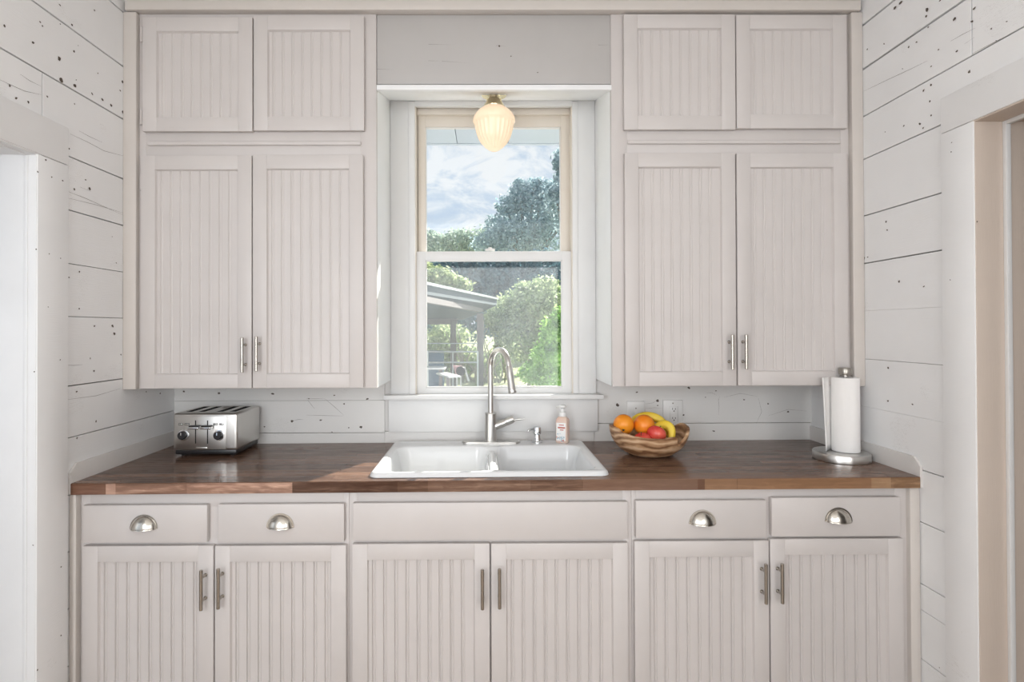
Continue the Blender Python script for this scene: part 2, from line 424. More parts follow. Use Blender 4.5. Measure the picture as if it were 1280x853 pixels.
# ------------------------------------------------------------------ backsplash strips (chamfered boards on the side walls)
for nm, X, out, fx in (('trim_1', XL, 1, (82.4, 605.5)), ('trim_2', XR, -1, (1153, 595))):
    zt = zc(X); h = .062
    poly = [(YF+.002, zt-.037), (YF+.002, zt+h*.55), (YF+.03, zt+h), (YB, zt+h), (YB, zt-.037)]
    xs = sorted((X, X+out*.009))
    mb = MB(); mb.prism(poly, 'X', xs[0], xs[1])
    struct(mb.done(nm, M['trim']))

# ------------------------------------------------------------------ cabinets
def bead_panel(a, b, z0, z1, y, pitch=.0375, dg=.003):
    # beadboard: flat boards, a V groove and a small round bead repeated
    prof = [(a, y)]; x = a + pitch*.55
    while x < b - .012:
        prof += [(x-.0032, y), (x-.0012, y+dg), (x+.0010, y+dg), (x+.0026, y+.0004), (x+.0048, y-.0003), (x+.0070, y+.0004), (x+.0080, y+dg*.4), (x+.0090, y+dg*.4), (x+.0102, y)]
        x += pitch
    prof += [(b, y)]
    mb = MB()
    A = [mb.bm.verts.new(V((p, q, z0))) for p, q in prof]; B = [mb.bm.verts.new(V((p, q, z1))) for p, q in prof]
    for i in range(len(A)-1):
        mb.bm.faces.new([A[i], A[i+1], B[i+1], B[i]])
    # back face so that the panel has thickness
    k = [mb.bm.verts.new(V(p)) for p in ((a, y+.009, z0), (b, y+.009, z0), (b, y+.009, z1), (a, y+.009, z1))]
    mb.bm.faces.new([k[3], k[2], k[1], k[0]])
    mb.bm.faces.new([A[0], B[0], k[3], k[0]]); mb.bm.faces.new([B[-1], A[-1], k[1], k[2]])
    return mb
def door(parent, rect, yf, sw, rail=None, th=.019, rec=.0105, pitch=.0375, dg=.0034):
    a, b, z0, z1 = rect; rl = rail or sw
    mb = MB()
    e = .0016
    mb.box(a, a+sw, yf, yf+th, z0, z1, e); mb.box(b-sw, b, yf, yf+th, z0, z1, e)
    mb.box(a+sw-.0005, b-sw+.0005, yf, yf+th, z1-rl, z1, e); mb.box(a+sw-.0005, b-sw+.0005, yf, yf+th, z0, z0+rl, e)
    # small sloped sticking round the inside of the frame
    ia, ib, jz0, jz1 = a+sw, b-sw, z0+rl, z1-rl; k = .0032
    for poly, ax, s0, s1 in (([(ia-.001, yf+.002), (ia+k, yf+rec), (ia-.001, yf+rec)], 'Zx', jz0, jz1), ([(ib+.001, yf+.002), (ib+.001, yf+rec), (ib-k, yf+rec)], 'Zx', jz0, jz1)):
        mb.prism(poly, 'Z', s0, s1)
    for poly in ([(yf+.002, jz1+.001), (yf+rec, jz1+.001), (yf+rec, jz1-k)], [(yf+.002, jz0-.001), (yf+rec, jz0+k), (yf+rec, jz0-.001)]):
        mb.prism(poly, 'X', ia, ib)
    d = mb.done('door', M['cab'], parent)
    bead_panel(ia-.004, ib+.004, jz0-.004, jz1+.004, yf+rec, pitch, dg).done('panel', M['cab'], d, fixn=False)
    return d
def bar_handle(parent, px, py, yf, L=.133):
    c = aty(px, py, yf-.030); r = .0058
    mb = MB()
    pts = [(c.x, c.y, c.z-L/2), (c.x, c.y, c.z-L/2+.0012), (c.x, c.y, c.z+L/2-.0012), (c.x, c.y, c.z+L/2)]
    mb.tube(pts, [r*.82, r, r, r*.82], 14)
    for s in (-1, 1):
        z = c.z + s*.038
        mb.tube([(c.x, c.y, z), (c.x, yf-.003, z), (c.x, yf-.003, z), (c.x, yf, z)], [.0042, .0042, .0062, .0062], 12)
    return mb.done('handle', M['handle'], parent)
def cup_pull(parent, px, py, yf):
    c = aty(px, py, yf); a, h, p = .042, .043, .026; c.z -= h*.45
    mb = MB(); rows = []
    for i in range(25):
        tt = PI*i/24; row = []
        for j in range(11):
            ph = PI/2*j/10
            row.append(V((c.x + a*math.cos(tt)*math.cos(ph), yf - p*math.sin(ph) - .001, c.z + h*math.sin(tt)*math.cos(ph)*(1-.18*math.sin(ph)))))
        rows.append(row)
    # arch parameter: sweep over the dome from the left foot to the right foot
    mb.grid(rows)
    # inside shell
    rows2 = [[V((c.x + (q.x-c.x)*.94, yf - (yf-q.y)*.90, c.z + (q.z-c.z)*.94)) for q in r_] for r_ in rows]
    mb.grid([r_[::-1] for r_ in rows2])
    # flat rim on the drawer
    fl = [[V((c.x + (a+e_)*math.cos(PI*i/24), y_, c.z + (h+e_)*math.sin(PI*i/24) - .001)) for (e_, y_) in ((-.002, yf-.003), (.004, yf-.003), (.0045, yf), (-.002, yf))] for i in range(25)]
    mb.grid(fl, close_v=True)
    # front lip
    lip = [V((c.x + a*math.cos(PI*i/24)*.99, yf - .001 - p*math.sin(PI*i/24)*1.0, c.z)) for i in range(25)]
    mb.tube(lip, .0018, 6)
    return mb.done('cup_pull', M['nickel'], parent, fixn=False)

YD = 2.135                   # front of the upper doors
def upper(name, label, rects, hands, moldr, side_px, left):
    Xw = XL if left else XR
    root = empty(name, (aty(sum(side_px)/2, 400, YU).x, (YU+YB)/2, 1.197), label, 'cabinet', 'built-in wall cabinets')
    inner = aty(470.8, 320, YU).x if left else aty(764.8, 320, YU).x
    x0, x1 = (Xw, inner) if left else (inner, Xw)
    zb = aty(315, 485.8, YU).z if left else aty(920, 482.8, YU).z
    zt = 2.690
    drs = [bx2(*q, YD) for q in rects]
    mb = MB(); g = .018
    midz0, midz1 = drs[0][3]-.012, drs[2][2]+.012
    # face frame
    sx = .075; ix = abs(aty(455, 300, YU).x - aty(470.8, 300, YU).x) + .012
    mb.box(x0, x0+(sx if left else ix), YU, YU+.02, zb, zt, .001)
    mb.box(x1-(ix if left else sx), x1, YU, YU+.02, zb, zt, .001)
    for c0, c1 in ((zb, zb+.03), (midz0, midz1), (drs[2][3]-.012, zt)):
        mb.box(x0+.01, x1-.01, YU+.0008, YU+.02, c0, c1, .001)
    xc = (drs[0][1]+drs[1][0])/2
    mb.box(xc-.02, xc+.02, YU+.0009, YU+.02, zb, zt, .001)
    # box behind
    if left: mb.box(x0, x0+.012, YU+.02, YB-.001, zb+.01, zt)
    else: mb.box(x1-.012, x1, YU+.02, YB-.001, zb+.01, zt)
    mb.box(x0+.01, x1-.01, YU+.015, YB-.001, zb+.006, zb+.024, .001)
    mb.box(x0+.01, x1-.01, YU+.015, YB-.001, zt-.02, zt, .001)
    mb.done('carcass', M['cab'], root)
    mb = MB(); mb.box(inner-g if left else inner, inner if left else inner+g, YU+.0205, YB-.001, zb+.0, zt, .001); mb.done('end_panel', M['win_sky'], root)
    # corner strip against the wall
    xs = aty(170.5, 320, YD).x if left else aty(1065.8, 320, YD).x
    mb = MB(); mb.box(min(Xw, xs), max(Xw, xs), YD-.004, YU+.001, zb, 2.652, .003); mb.done('corner_strip', M['trim2'], root)
    mb = MB(); a, b, c0, c1 = bx2(*moldr, YU-.008)
    mb.box(a, b, YU-.010, YU+.001, c0, c1, .0045, 0, 3); mb.done('molding', M['cab'], root)
    for k, q in enumerate(drs):
        d = door(root, q, YD, .054, .054, dg=.0025)
        if k in hands: bar_handle(d, *hands[k], YD)
    if left:
        for zz in (drs[2][3]-.06, drs[2][2]+.06, drs[0][3]-.10, drs[0][2]+.10):
            mb = MB(); hx = drs[0][0]-.006; mb.tube([(hx, YD+.012, zz-.03), (hx, YD+.012, zz+.03)], .005, 10); mb.box(hx-.012, hx, YU-.002, YU+.001, zz-.03, zz+.03, .0005); mb.done('hinge', M['cab'], root)
    return root
upper('wall_cabinet', 'white beadboard wall cabinet on the left of the window, above the toaster',
      [(176, 194.5, 314.4, 485.8), (315.8, 193.5, 453.8, 485.2), (178, 21.5, 315.3, 164), (317, 20, 455, 163)],
      {0: (302.5, 444), 1: (320.3, 442.7)}, (183.9, 176.4, 451, 181.6), (160, 470), True)
upper('wall_cabinet', 'white beadboard wall cabinet on the right of the window, above the fruit bowl',
      [(781.5, 191.3, 920, 482.8), (921.8, 191.6, 1060.2, 482), (780, 17.8, 919.3, 161.8), (920.8, 18.5, 1058.6, 160.3)],
      {0: (915.6, 440.5), 1: (933.0, 440.2)}, (784.5, 174.9, 1051.5, 179.7), (765, 1077), False)

# top rail over everything, soffit panel over the window, sloping soffit board
mb = MB()
mb.box(XL+.012, XR-.012, 2.122, 2.16, 2.6555, 2.694, .002)
struct(mb.done('trim_3', M['trim2']))
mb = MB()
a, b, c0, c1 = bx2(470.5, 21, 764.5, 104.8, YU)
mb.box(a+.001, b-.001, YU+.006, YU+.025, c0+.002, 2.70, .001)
r2 = R.Random if False else R
chips(mb, [(440+655/3.556, 205/3.556, 2.5), (440+706/3.556, 250/3.556, 2), (440+825/3.556, 323/3.556, 2)], 'Y', YU+.006, 1, -1)
for (xa, ya, xb, yb) in ((340, 270, 400, 272), (400, 272, 525, 281), (105, 307, 190, 310), (340, 197, 460, 199), (1095, 200, 1150, 200), (640, 203, 690, 206)):
    p, q = aty(440+xa/3.556, ya/3.556, YU+.0055), aty(440+xb/3.556, yb/3.556, YU+.0055); w = V((0, 0, .0009))
    mb.blob([p-w*.3, q, p+w*.6], 1)
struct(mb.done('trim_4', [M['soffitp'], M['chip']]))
mb = MB()
zl0, zl1 = aty(617, 112.3, YU).z, aty(617, 106.0, YU).z
mb.box(a+.0005, b-.0005, YU-.001, YU+.02, zl0, zl1, .0015)
zbk = aty(617, 125.6, 2.47).z
mb.prism([(YU+.002, zl0+.001), (2.475, zbk), (2.475, zbk+.02), (YU+.002, zl0+.02)], 'X', a, b)
struct(mb.done('trim_5', M['win_sky']))
SOF = lambda y: zl0 + (zbk-zl0)*(y-YU)/(2.475-YU)

# ------------------------------------------------------------------ base cabinets
YBD = 1.864; YBF = 1.884
def drawer_front(parent, rect, name='drawer'):
    a, b, z0, z1 = rect
    mb = MB(); mb.box(a, b, YBD, YBF-.0005, z0, z1, .0028, 0, 2)
    return mb.done(name, M['cab'], parent)
def base(label, x0, x1, draws, doors, fillers=()):
    ztop = zc(x0) - .0382
    root = empty('base_cabinet', ((x0+x1)/2, 2.17, 0), label, 'cabinet', 'base cabinets under the counter')
    dr = [bx2(*q[:4], YBD) for q in draws]; ds = [bx2(*q[:4], YBD) for q in doors]
    for i, d in enumerate(ds): ds[i] = (d[0], d[1], .125, d[3])
    mb = MB(); e = .001
    lx, rx = min(dr[0][0], ds[0][0])+.012, max(dr[-1][1], ds[-1][1])-.012
    mb.box(x0, lx, YBF, YBF+.02, .10, ztop, e); mb.box(rx, x1, YBF, YBF+.02, .10, ztop, e)
    mb.box(lx-.002, rx+.002, YBF+.0006, YBF+.02, dr[0][3]-.012, ztop, e)
    mb.box(lx-.002, rx+.002, YBF+.0006, YBF+.02, ds[0][3]-.012, dr[0][2]+.012, e)
    mb.box(lx-.002, rx+.002, YBF+.0006, YBF+.02, .10, .14, e)
    xc = (ds[0][1]+ds[1][0])/2; mb.box(xc-.034, xc+.030, YBF+.001, YBF+.02, .10, ztop if len(dr) > 1 else ds[0][3], e)
    for s0, s1 in ((x0+.001, x0+.018), (x1-.018, x1-.001)): mb.box(s0, s1, YBF+.02, YB-.01, .10, ztop-.002)
    mb.box(x0+.018, x1-.018, YBF+.02, YB-.01, .10, .118); mb.box(x0+.018, x1-.018, YB-.02, YB-.01, .10, ztop-.25)
    mb.box(x0, x1, YBF+.07, YBF+.085, 0, .10)
    mb.done('carcass', M['cab'], root)
    for q, r_ in zip(draws, dr):
        o = drawer_front(root, r_, 'drawer' if len(q) > 4 else 'false_drawer')
        if len(q) > 4: cup_pull(o, q[4], q[5], YBD)
    for q, r_ in zip(doors, ds):
        o = door(root, r_, YBD, .051, .054, dg=.0048); bar_handle(o, q[4], q[5], YBD)
    for f in fillers:
        mb = MB(); mb.box(*f, .002); mb.done('filler_strip', M['trim2'], root)
    return root
xA = aty(436.8, 740, YBF).x; xB = aty(789.6, 740, YBF).x
xl1, xl2, xl3 = XL+.002, aty(94.5, 740, 1.858).x, XL+.004
xr1, xr2 = aty(1137, 740, YBF).x, aty(1138.6, 740, 1.866).x
base('white base cabinet with two drawers under the toaster end of the counter', xl3, xA-.0004,
     [(103, 632, 258.8, 679, 180, 653.5), (272.3, 630.5, 430, 678.4, 350.5, 652)],
     [(102.6, 683, 266.6, 900, 251.2, 738.5), (268.4, 682.6, 432.6, 900, 272.8, 736.5)], [(xl1, xl2, 1.858, YBF-.0005, .0, zc(XL)-.039)])
base('white sink base cabinet with one long false drawer front, under the sink', xA+.0004, xB-.0004,
     [(440.9, 628.5, 784.8, 675.5)],
     [(440.3, 680.3, 612.2, 900, 603, 737.5), (614.3, 679.7, 785.4, 900, 624.5, 736.5)])
base('white base cabinet with two drawers under the fruit bowl and paper towels', xB+.0004, xr1,
     [(794.8, 626, 958, 673, 878, 647.5), (964.7, 622.3, 1125.8, 671, 1047.8, 644.5)],
     [(793.7, 676.8, 961.8, 900, 957.6, 730.5), (963.6, 674, 1130, 900, 978, 730)], [(xr2, XR-.002, 1.866, YBF+.01, .0, zc(XR)-.039)])

# ------------------------------------------------------------------ countertop with a sink cut-out
SX0, SX1, SY0, SY1 = -.400, .431, 1.893, 2.446
mb = MB()
x0, x1 = XL+.0095, XR-.0095
hole = (SX0+.02, SX1-.02, SY0+.02, SY1-.02)
def zq(x): return zc(x)
def slab(ax, bx_, ay, by, front=False):
    e = .002
    vs = {}
    P = lambda x, y, dz: V((x, y, zq(x)+dz))
    top = [P(ax, ay + (e if front else 0), 0), P(bx_, ay + (e if front else 0), 0), P(bx_, by, 0), P(ax, by, 0)]
    bot = [P(ax, ay, -.0375), P(bx_, ay, -.0375), P(bx_, by, -.0375), P(ax, by, -.0375)]
    tv = [mb.bm.verts.new(p) for p in top]; bv = [mb.bm.verts.new(p) for p in bot]
    mb.bm.faces.new(tv); mb.bm.faces.new(bv[::-1])
    if front:
        fv = [mb.bm.verts.new(P(ax, ay, -e)), mb.bm.verts.new(P(bx_, ay, -e))]
        mb.bm.faces.new([fv[0], fv[1], tv[1], tv[0]])
        f = mb.bm.faces.new([bv[0], bv[1], fv[1], fv[0]]); f.material_index = 1
        mb.bm.faces.new([bv[1], bv[2], tv[2], tv[1], fv[1]]); mb.bm.faces.new([bv[3], bv[0], fv[0], tv[0], tv[3]])
    else:
        mb.bm.faces.new([bv[0], bv[1], tv[1], tv[0]])
        mb.bm.faces.new([bv[1], bv[2], tv[2], tv[1]]); mb.bm.faces.new([bv[3], bv[0], tv[0], tv[3]])
    mb.bm.faces.new([bv[2], bv[3], tv[3], tv[2]])
slab(x0, hole[0], YF, YB-.0045, True); slab(hole[1], x1, YF, YB-.0045, True)
slab(hole[0], hole[1], YF, hole[2], True); slab(hole[0], hole[1], hole[3], YB-.0045)
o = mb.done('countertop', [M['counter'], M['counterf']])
tag(o, 'long dark stained wooden countertop with a reddish brown front edge', 'countertop')

# ------------------------------------------------------------------ sink (double bowl, drop-in, white enamel)
def rr_sdf(x, y, x0, x1, y0, y1, r):
    cx, cy = (x0+x1)/2, (y0+y1)/2; hx, hy = (x1-x0)/2-r, (y1-y0)/2-r
    dx, dy = abs(x-cx)-hx, abs(y-cy)-hy
    return math.hypot(max(dx, 0), max(dy, 0)) + min(max(dx, dy), 0) - r
def smooth(t): t = min(1, max(0, t)); return t*t*(3-2*t)
RIM = .016
bowls = [(SX0+.045, .012, SY0+.040, SY1-.115), (.048, SX1-.045, SY0+.040, SY1-.115)]
def sink_z(x, y):
    so = rr_sdf(x, y, SX0, SX1, SY0, SY1, .035)
    z = RIM*math.sqrt(max(0, 1-(1-min(1, -so/.014))**2)) if so < 0 else 0
    z -= .0025*smooth((-so-.014)/.03)
    for b in bowls:
        d = rr_sdf(x, y, *b, .055)
        z -= .175*smooth((-d+.010)/.045)
        if d < .03: z -= .003*smooth((.03-d)/.04)
    # the wall between the bowls sits lower than the rim
    if bowls[0][1]-.01 < x < bowls[1][0]+.01 and bowls[0][2] < y < bowls[0][3]:
        z -= .014*smooth((y-bowls[0][2])/.03)*smooth((bowls[0][3]-y)/.03)*(1 if z > -.01 else 0)
    return z
NXs, NYs = 230, 156; rows = []
for i in range(NYs+1):
    row = []
    for j in range(NXs+1):
        x = SX0 + (SX1-SX0)*j/NXs; y = SY0 + (SY1-SY0)*i/NYs
        r_ = .035
        cxx = min(max(x, SX0+r_), SX1-r_); cyy = min(max(y, SY0+r_), SY1-r_)
        d = math.hypot(x-cxx, y-cyy)
        if d > r_: x, y = cxx + (x-cxx)*r_/d, cyy + (y-cyy)*r_/d
        row.append(V((x, y, zc(x) + .0008 + sink_z(x, y))))
    rows.append(row)
mb = MB(); mb.grid(rows)
o = mb.done('sink', M['sink'], origin=(.015, 2.17, ZT), angle=80)
tag(o, 'white double bowl drop-in enamel sink set in the dark counter', 'sink')
for b in bowls:
    mb = MB(); cx_, cy_ = (b[0]+b[1])/2, (b[2]+b[3])/2
    mb.lathe([(.042, .0012), (.040, .003), (.03, .003), (.028, .0005)], (cx_, cy_, zc(cx_)+RIM-.0025-.178+.0005), 24)
    mb.done('drain', M['chrome'], o)
DECK = ZT + .0010 + RIM - .0025

# ------------------------------------------------------------------ faucet
FY = 2.398
fx = aty(613.4, 540, FY).x
root = empty('faucet', (fx, FY, DECK), 'brushed nickel pull-down gooseneck faucet standing behind the sink bowls', 'faucet')
mb = MB()
e0, e1 = aty(577.5, 553, FY).x, aty(650, 553, FY).x
poly = []
for k in range(24):
    a = 2*PI*k/24
    poly.append((( e1-.028 if math.cos(a) > 0 else e0+.028) + .028*math.cos(a), FY + .028*math.sin(a)))
mb.prism(poly, 'Z', DECK, DECK+.005); mb.prism([(fx+(x-fx)*.985, FY+(y-FY)*.9) for x, y in poly], 'Z', DECK+.005, DECK+.0075)
mb.done('base_plate', M['steel'], root)
bt = aty(613.4, 516, FY).z
mb = MB(); mb.lathe([(.0285, DECK+.007), (.0285, DECK+.010), (.0262, DECK+.012), (.0258, bt-.003), (.0235, bt), (.0135, bt)], (fx, FY, 0), 32)
mb.done('body', M['steel'], root)
RA = .074; h1 = 1.345 - RA - .011; pts = []; rad = []
ux, uy = .50, -.866
def fp(s, z): return V((fx + ux*s, FY + uy*s, z))
for k in range(8): pts.append(fp(0, bt-.002 + (h1-bt)*k/7)); rad.append(.0122)
for k in range(1, 27):
    a = PI - (PI - math.radians(14))*k/26; pts.append(fp(RA + RA*math.cos(a), h1 + RA*math.sin(a))); rad.append(.0122)
s_, z_ = RA + RA*math.cos(math.radians(14)), h1 + RA*math.sin(math.radians(14))
dn = (math.sin(math.radians(14)), -math.cos(math.radians(14)))
pts.append(fp(s_+dn[0]*.012, z_+dn[1]*.012)); rad.append(.0122)
mb = MB(); mb.tube(pts, rad, 20); mb.done('neck', M['steel'], root)
mb = MB()
L = (z_ - 1.160)/(-dn[1])
st = [(.010,.0128),(.014,.0142),(.04,.0148),(L*.55,.0152),(L*.8,.0160),(L-.016,.0166),(L-.0155,.0158),(L-.012,.0158),(L-.0115,.0168),(L-.002,.0168),(L,.0155),(L-.001,.011)]
mb.tube([fp(s_+dn[0]*q, z_+dn[1]*q) for q, _ in st], [w for _, w in st], 20); mb.done('spray_head', M['steel'], root)
# side valve and lever
p0 = aty(619, 533, FY); p1 = aty(642, 523.5, FY-.01)
d = (p1-p0)
mb = MB(); st = [(0,.0165),(.52,.0170),(.54,.0158),(.58,.0158),(.60,.0172),(.92,.0168),(1.0,.014),(1.02,.006)]
mb.tube([p0 + d*q for q, _ in st], [w for _, w in st], 20); mb.done('valve', M['steel'], root)
p2 = aty(655.5, 524.2, FY-.02)
q0 = p0 + d*.93 + V((0, 0, -.004))
mb = MB(); mb.tube([q0, q0.lerp(p2, .3), q0.lerp(p2, .7), p2], [.0055, .0045, .0035, .0025], 12); mb.done('lever', M['steel'], root)

# ------------------------------------------------------------------ chrome soap pump set into the sink
SYp = 2.402; c = aty(671.5, 550, SYp); c.z = zc(c.x) + .0008 + RIM - .0028
root = empty('soap_dispenser', c, 'short chrome soap pump mounted on the sink deck beside the bottle', 'soap dispenser')
mb = MB(); mb.lathe([(.0235,.0005),(.0235,.004),(.021,.007),(.0165,.010),(.0155,.016),(.0135,.020),(.0130,.034),(.0155,.037)], c, 28); mb.done('base', M['chrome'], root)
mb = MB(); mb.lathe([(.0160,.037),(.0175,.039),(.0175,.062),(.0160,.067),(.009,.070),(.002,.071)], c, 28)
a0 = c + V((-.012, -.004, .058)); mb.tube([a0, a0+V((-.016,-.008,.002)), a0+V((-.026,-.013,-.001)), a0+V((-.030,-.015,-.007))], [.0065,.0055,.005,.0042], 12)
mb.done('pump_head', M['chrome'], root)

# ------------------------------------------------------------------ hand soap bottle
M['soap'] = mat('pinkish_soap_plastic', (.70,.52,.45), .22, Subsurface_Weight=.25)
M['lab'] = mat('soap_label', (.80,.80,.79), .4); M['labr'] = mat('label_red_print', (.50,.16,.13), .5); M['labb'] = mat('label_blue_print', (.25,.42,.52), .5)
SB = 2.390; c = aty(703.4, 553, SB); c.z = zc(c.x) + .0008 + RIM - .0028
root = empty('soap_bottle', c, 'square pinkish soap bottle with white pump on the right of the sink deck', 'soap bottle')
rz = Matrix.Translation(c) @ Matrix.Rotation(math.radians(-24), 4, 'Z')
zt_ = aty(703, 520.5, SB).z - c.z
def rrect(h, hw, hd, r, n=5):
    P = []
    for q, (sx, sy) in enumerate(((1,1),(-1,1),(-1,-1),(1,-1))):
        for k in range(n+1):
            a = PI/2*q + PI/2*k/n
            P.append(rz @ V((sx*(hw-r) + r*math.cos(a), sy*(hd-r) + r*math.sin(a), h)))
    return P
hw, hd = .0265, .0225
mb = MB(); rows = [rrect(h, hw-i_, hd-i_, r_) for h, i_, r_ in ((.0008,.004,.006),(.003,.001,.008),(.008,0,.009),(zt_-.022,0,.009),(zt_-.012,.002,.009),(zt_-.005,.007,.009),(zt_,.012,.0088))]
vv = mb.grid(rows, close_v=True); mb.cap(vv[0]); mb.cap(vv[-1]); mb.done('bottle', M['soap'], root)
mb = MB()
def onface(u, w, e): return rz @ V((u, -hd - e, w))
def patch(u0, u1, w0, w1, e, mi):
    b_ = bmesh.new(); bmesh.ops.create_cube(b_, size=1)
    for v in b_.verts: v.co = V(((u0+u1)/2 + v.co.x*(u1-u0), -hd-e+.0003 + v.co.y*.0006, (w0+w1)/2 + v.co.z*(w1-w0)))
    mb.add(b_, mi, rz, smooth=False)
patch(-.0215, .0190, .012, zt_-.026, 0.0003, 0)
zl = zt_-.036
patch(-.010, .012, zl-.001, zl+.003, .0007, 1)
patch(-.015, .017, zl-.014, zl-.007, .0007, 1); patch(-.006, .010, zl-.022, zl-.018, .0007, 1)
for k in range(26):
    u = R.uniform(-.020, .012); w = R.uniform(.014, .046) * (1 if u < -.005 else .7) ; s_ = R.uniform(.001, .0028)
    patch(u-s_, u+s_, w-s_, w+s_, .0007+k*.00001, 2 if k % 4 else 1)
mb.done('label', [M['lab'], M['labr'], M['labb']], root)
mb = MB(); W = M['plate']
q = lambda r, h: (r, zt_+h)
mb.lathe([q(.0145,-.001), q(.0155,0), q(.0155,.016), q(.0140,.0185), q(.0085,.0185), q(.0075,.020), q(.0075,.034), q(.011,.036), q(.0155,.0375), q(.0165,.042), q(.015,.0475), q(.008,.049)], c, 28)
a0 = rz @ V((-.008, -.006, zt_+.043)); dr_ = (rz.to_3x3() @ V((-.6, -.8, 0))).normalized()
mb.tube([a0, a0+dr_*.012, a0+dr_*.022+V((0,0,-.002))], [.0050,.0048,.004], 10)
mb.done('pump', W, root)

# ------------------------------------------------------------------ toaster
TY0, TY1 = 2.235, 2.462
tz = zc(-1.14)
ta, tb = aty(216, 540, TY0).x, aty(296.5, 540, TY0).x
ttop, tbot = aty(256, 517, TY0).z, aty(256, 563.5, TY0).z
root = empty('toaster', ((ta+tb)/2, (TY0+TY1)/2, tz), 'brushed steel four slot toaster on the left end of the counter', 'toaster')
mb = MB(); mb.box(ta, tb, TY0, TY1, tbot, ttop, .010, 0, 4)
o = mb.done('body', [M['steel2']], root)
cut = MB(); W_ = tb-ta
for k in range(4):
    xk = ta + W_*(.155 + .20*k + (.09 if k > 1 else 0)); cut.box(xk-.013, xk+.013, TY0+.045, TY1-.028, ttop-.10, ttop+.02)
for v in cut.bm.verts: v.co -= root.location
cut_loc = root.location.copy()
cobj = cut.done('cutter_tmp', [M['dark']]); cobj.location = cut_loc
bpy.context.view_layer.update()
md = o.modifiers.new('b', 'BOOLEAN'); md.operation = 'DIFFERENCE'; md.object = cobj; md.solver = 'EXACT'
dg = bpy.context.evaluated_depsgraph_get(); dg.update()
me = bpy.data.meshes.new_from_object(o.evaluated_get(dg)); o.modifiers.clear(); o.data = me
me.materials.clear(); me.materials.append(M['steel2']); me.materials.append(M['dark'])
for p in me.polygons:
    cc = o.matrix_world @ p.center
    p.material_index = 1 if (cc.z < ttop-.002 and abs(p.normal.z) < .3 and ta+.02 < cc.x < tb-.02 and TY0+.03 < cc.y < TY1-.02) or (cc.z < ttop-.05 and TY0+.03 < cc.y < TY1-.02 and ta+.02 < cc.x < tb-.02 and p.normal.z > .5) else 0
bpy.data.objects.remove(cobj)
mb = MB(); mb.box(ta+.006, tb-.006, TY0+.006, TY1-.006, tz+.008, tbot+.004, .004)
for fx_ in (ta+.03, tb-.03):
    for fy_ in (TY0+.03, TY1-.03): mb.lathe([(.010, tz+.0005), (.012, tz+.010)], (fx_, fy_, 0), 14)
mb.done('base', M['black'], root)
fx0, fx1 = aty(220.5, 540, TY0).x, aty(283, 540, TY0).x
mb = MB(); mb.box(fx0, fx1, TY0-.003, TY0+.004, tbot+.004, ttop-.012, .0015); fp_ = mb.done('front_panel', M['steel2'], root)
yk = TY0-.003
for px_ in (244.5, 259.5):
    x_ = aty(px_, 540, yk).x; z0_, z1_ = aty(px_, 555, yk).z, aty(px_, 525.8, yk).z
    mb = MB(); mb.box(x_-.0022, x_+.0022, yk-.0006, yk+.002, z0_, z1_); mb.done('lever_slot', M['dark'], root)
for px_ in (243, 258.5):
    x_ = aty(px_, 534.5, yk-.015); mb = MB()
    mb.box(x_.x-.0215, x_.x+.0215, yk-.030, yk-.008, x_.z-.0065, x_.z+.0035, .003, 0, 3)
    mb.box(x_.x-.004, x_.x+.004, yk-.010, yk, x_.z-.003, x_.z+.003); mb.box(x_.x-.019, x_.x+.0215, yk-.024, yk-.008, x_.z+.0034, x_.z+.0075, .001, 1); mb.done('lever', [M['chrome'], M['black']], root)
for px_ in (229.3, 273.8):
    c = aty(px_, 544.2, yk); mb = MB()
    mb.lathe([(.0215, yk), (.0215, yk-.003), (.0190, yk-.0035)], (c.x, 0, c.z), 28, 0, 'Y')
    mb.lathe([(.0170, yk-.003), (.0160, yk-.016), (.0140, yk-.018), (.002, yk-.0185)], (c.x, 0, c.z), 28, 1, 'Y')
    mb.box(c.x-.0018, c.x+.0018, yk-.020, yk-.017, c.z+.002, c.z+.013, 0, 0)
    mb.done('knob', [M['chrome'], M['black']], root)
for px_ in (226, 233.6, 269.6, 276.8):
    c = aty(px_, 530.6, yk); mb = MB()
    mb.box(c.x-.0095, c.x+.0095, yk-.0012, yk+.001, c.z-.0042, c.z+.0042, .001, 1); mb.box(c.x-.0075, c.x+.0075, yk-.003, yk, c.z-.0026, c.z+.0026, .001, 0)
    mb.done('button', [M['steel'], M['black']], root)
x_ = aty(252, 560, yk); mb = MB(); mb.box(x_.x-.022, x_.x+.022, yk-.0012, yk+.001, x_.z-.004, x_.z+.002, .0008); mb.done('crumb_tray_pull', M['steel'], root)

# ------------------------------------------------------------------ paper towel holder and roll
HC = V((1.366, 2.112, zc(1.366)))
root = empty('paper_towel_holder', HC, 'round steel paper towel holder in the right corner of the counter', 'paper towel holder')
mb = MB(); mb.lathe([(.0955,.0006),(.0965,.0016),(.0968,.006),(.0965,.026),(.0945,.030),(.090,.0315),(.02,.0320),(.001,.0320)], HC, 56); mb.done('base', M['steel'], root)
RT = aty(1062, 472, HC.y).z
RX = aty(1062.5, 520, HC.y-.03).x
RC = V((RX, HC.y-.004, 0))
kz = aty(1062, 472, RC.y).z - HC.z
RC.z = HC.z + .0325
mb = MB(); mb.lathe([(.0055, .03), (.0055, kz+.010)], V((RC.x, RC.y, HC.z)), 16)
mb.done('rod', M['steel'], root)
mb = MB(); mb.lathe([(.006, kz+.004), (.019, kz+.004), (.019, kz+.006), (.010, kz+.0065), (.010, kz+.010), (.0215, kz+.012), (.0225, kz+.016), (.0225, kz+.033), (.0205, kz+.037), (.004, kz+.0375)], V((RC.x, RC.y, HC.z)), 32)
mb.done('finial', M['darknickel'], root)
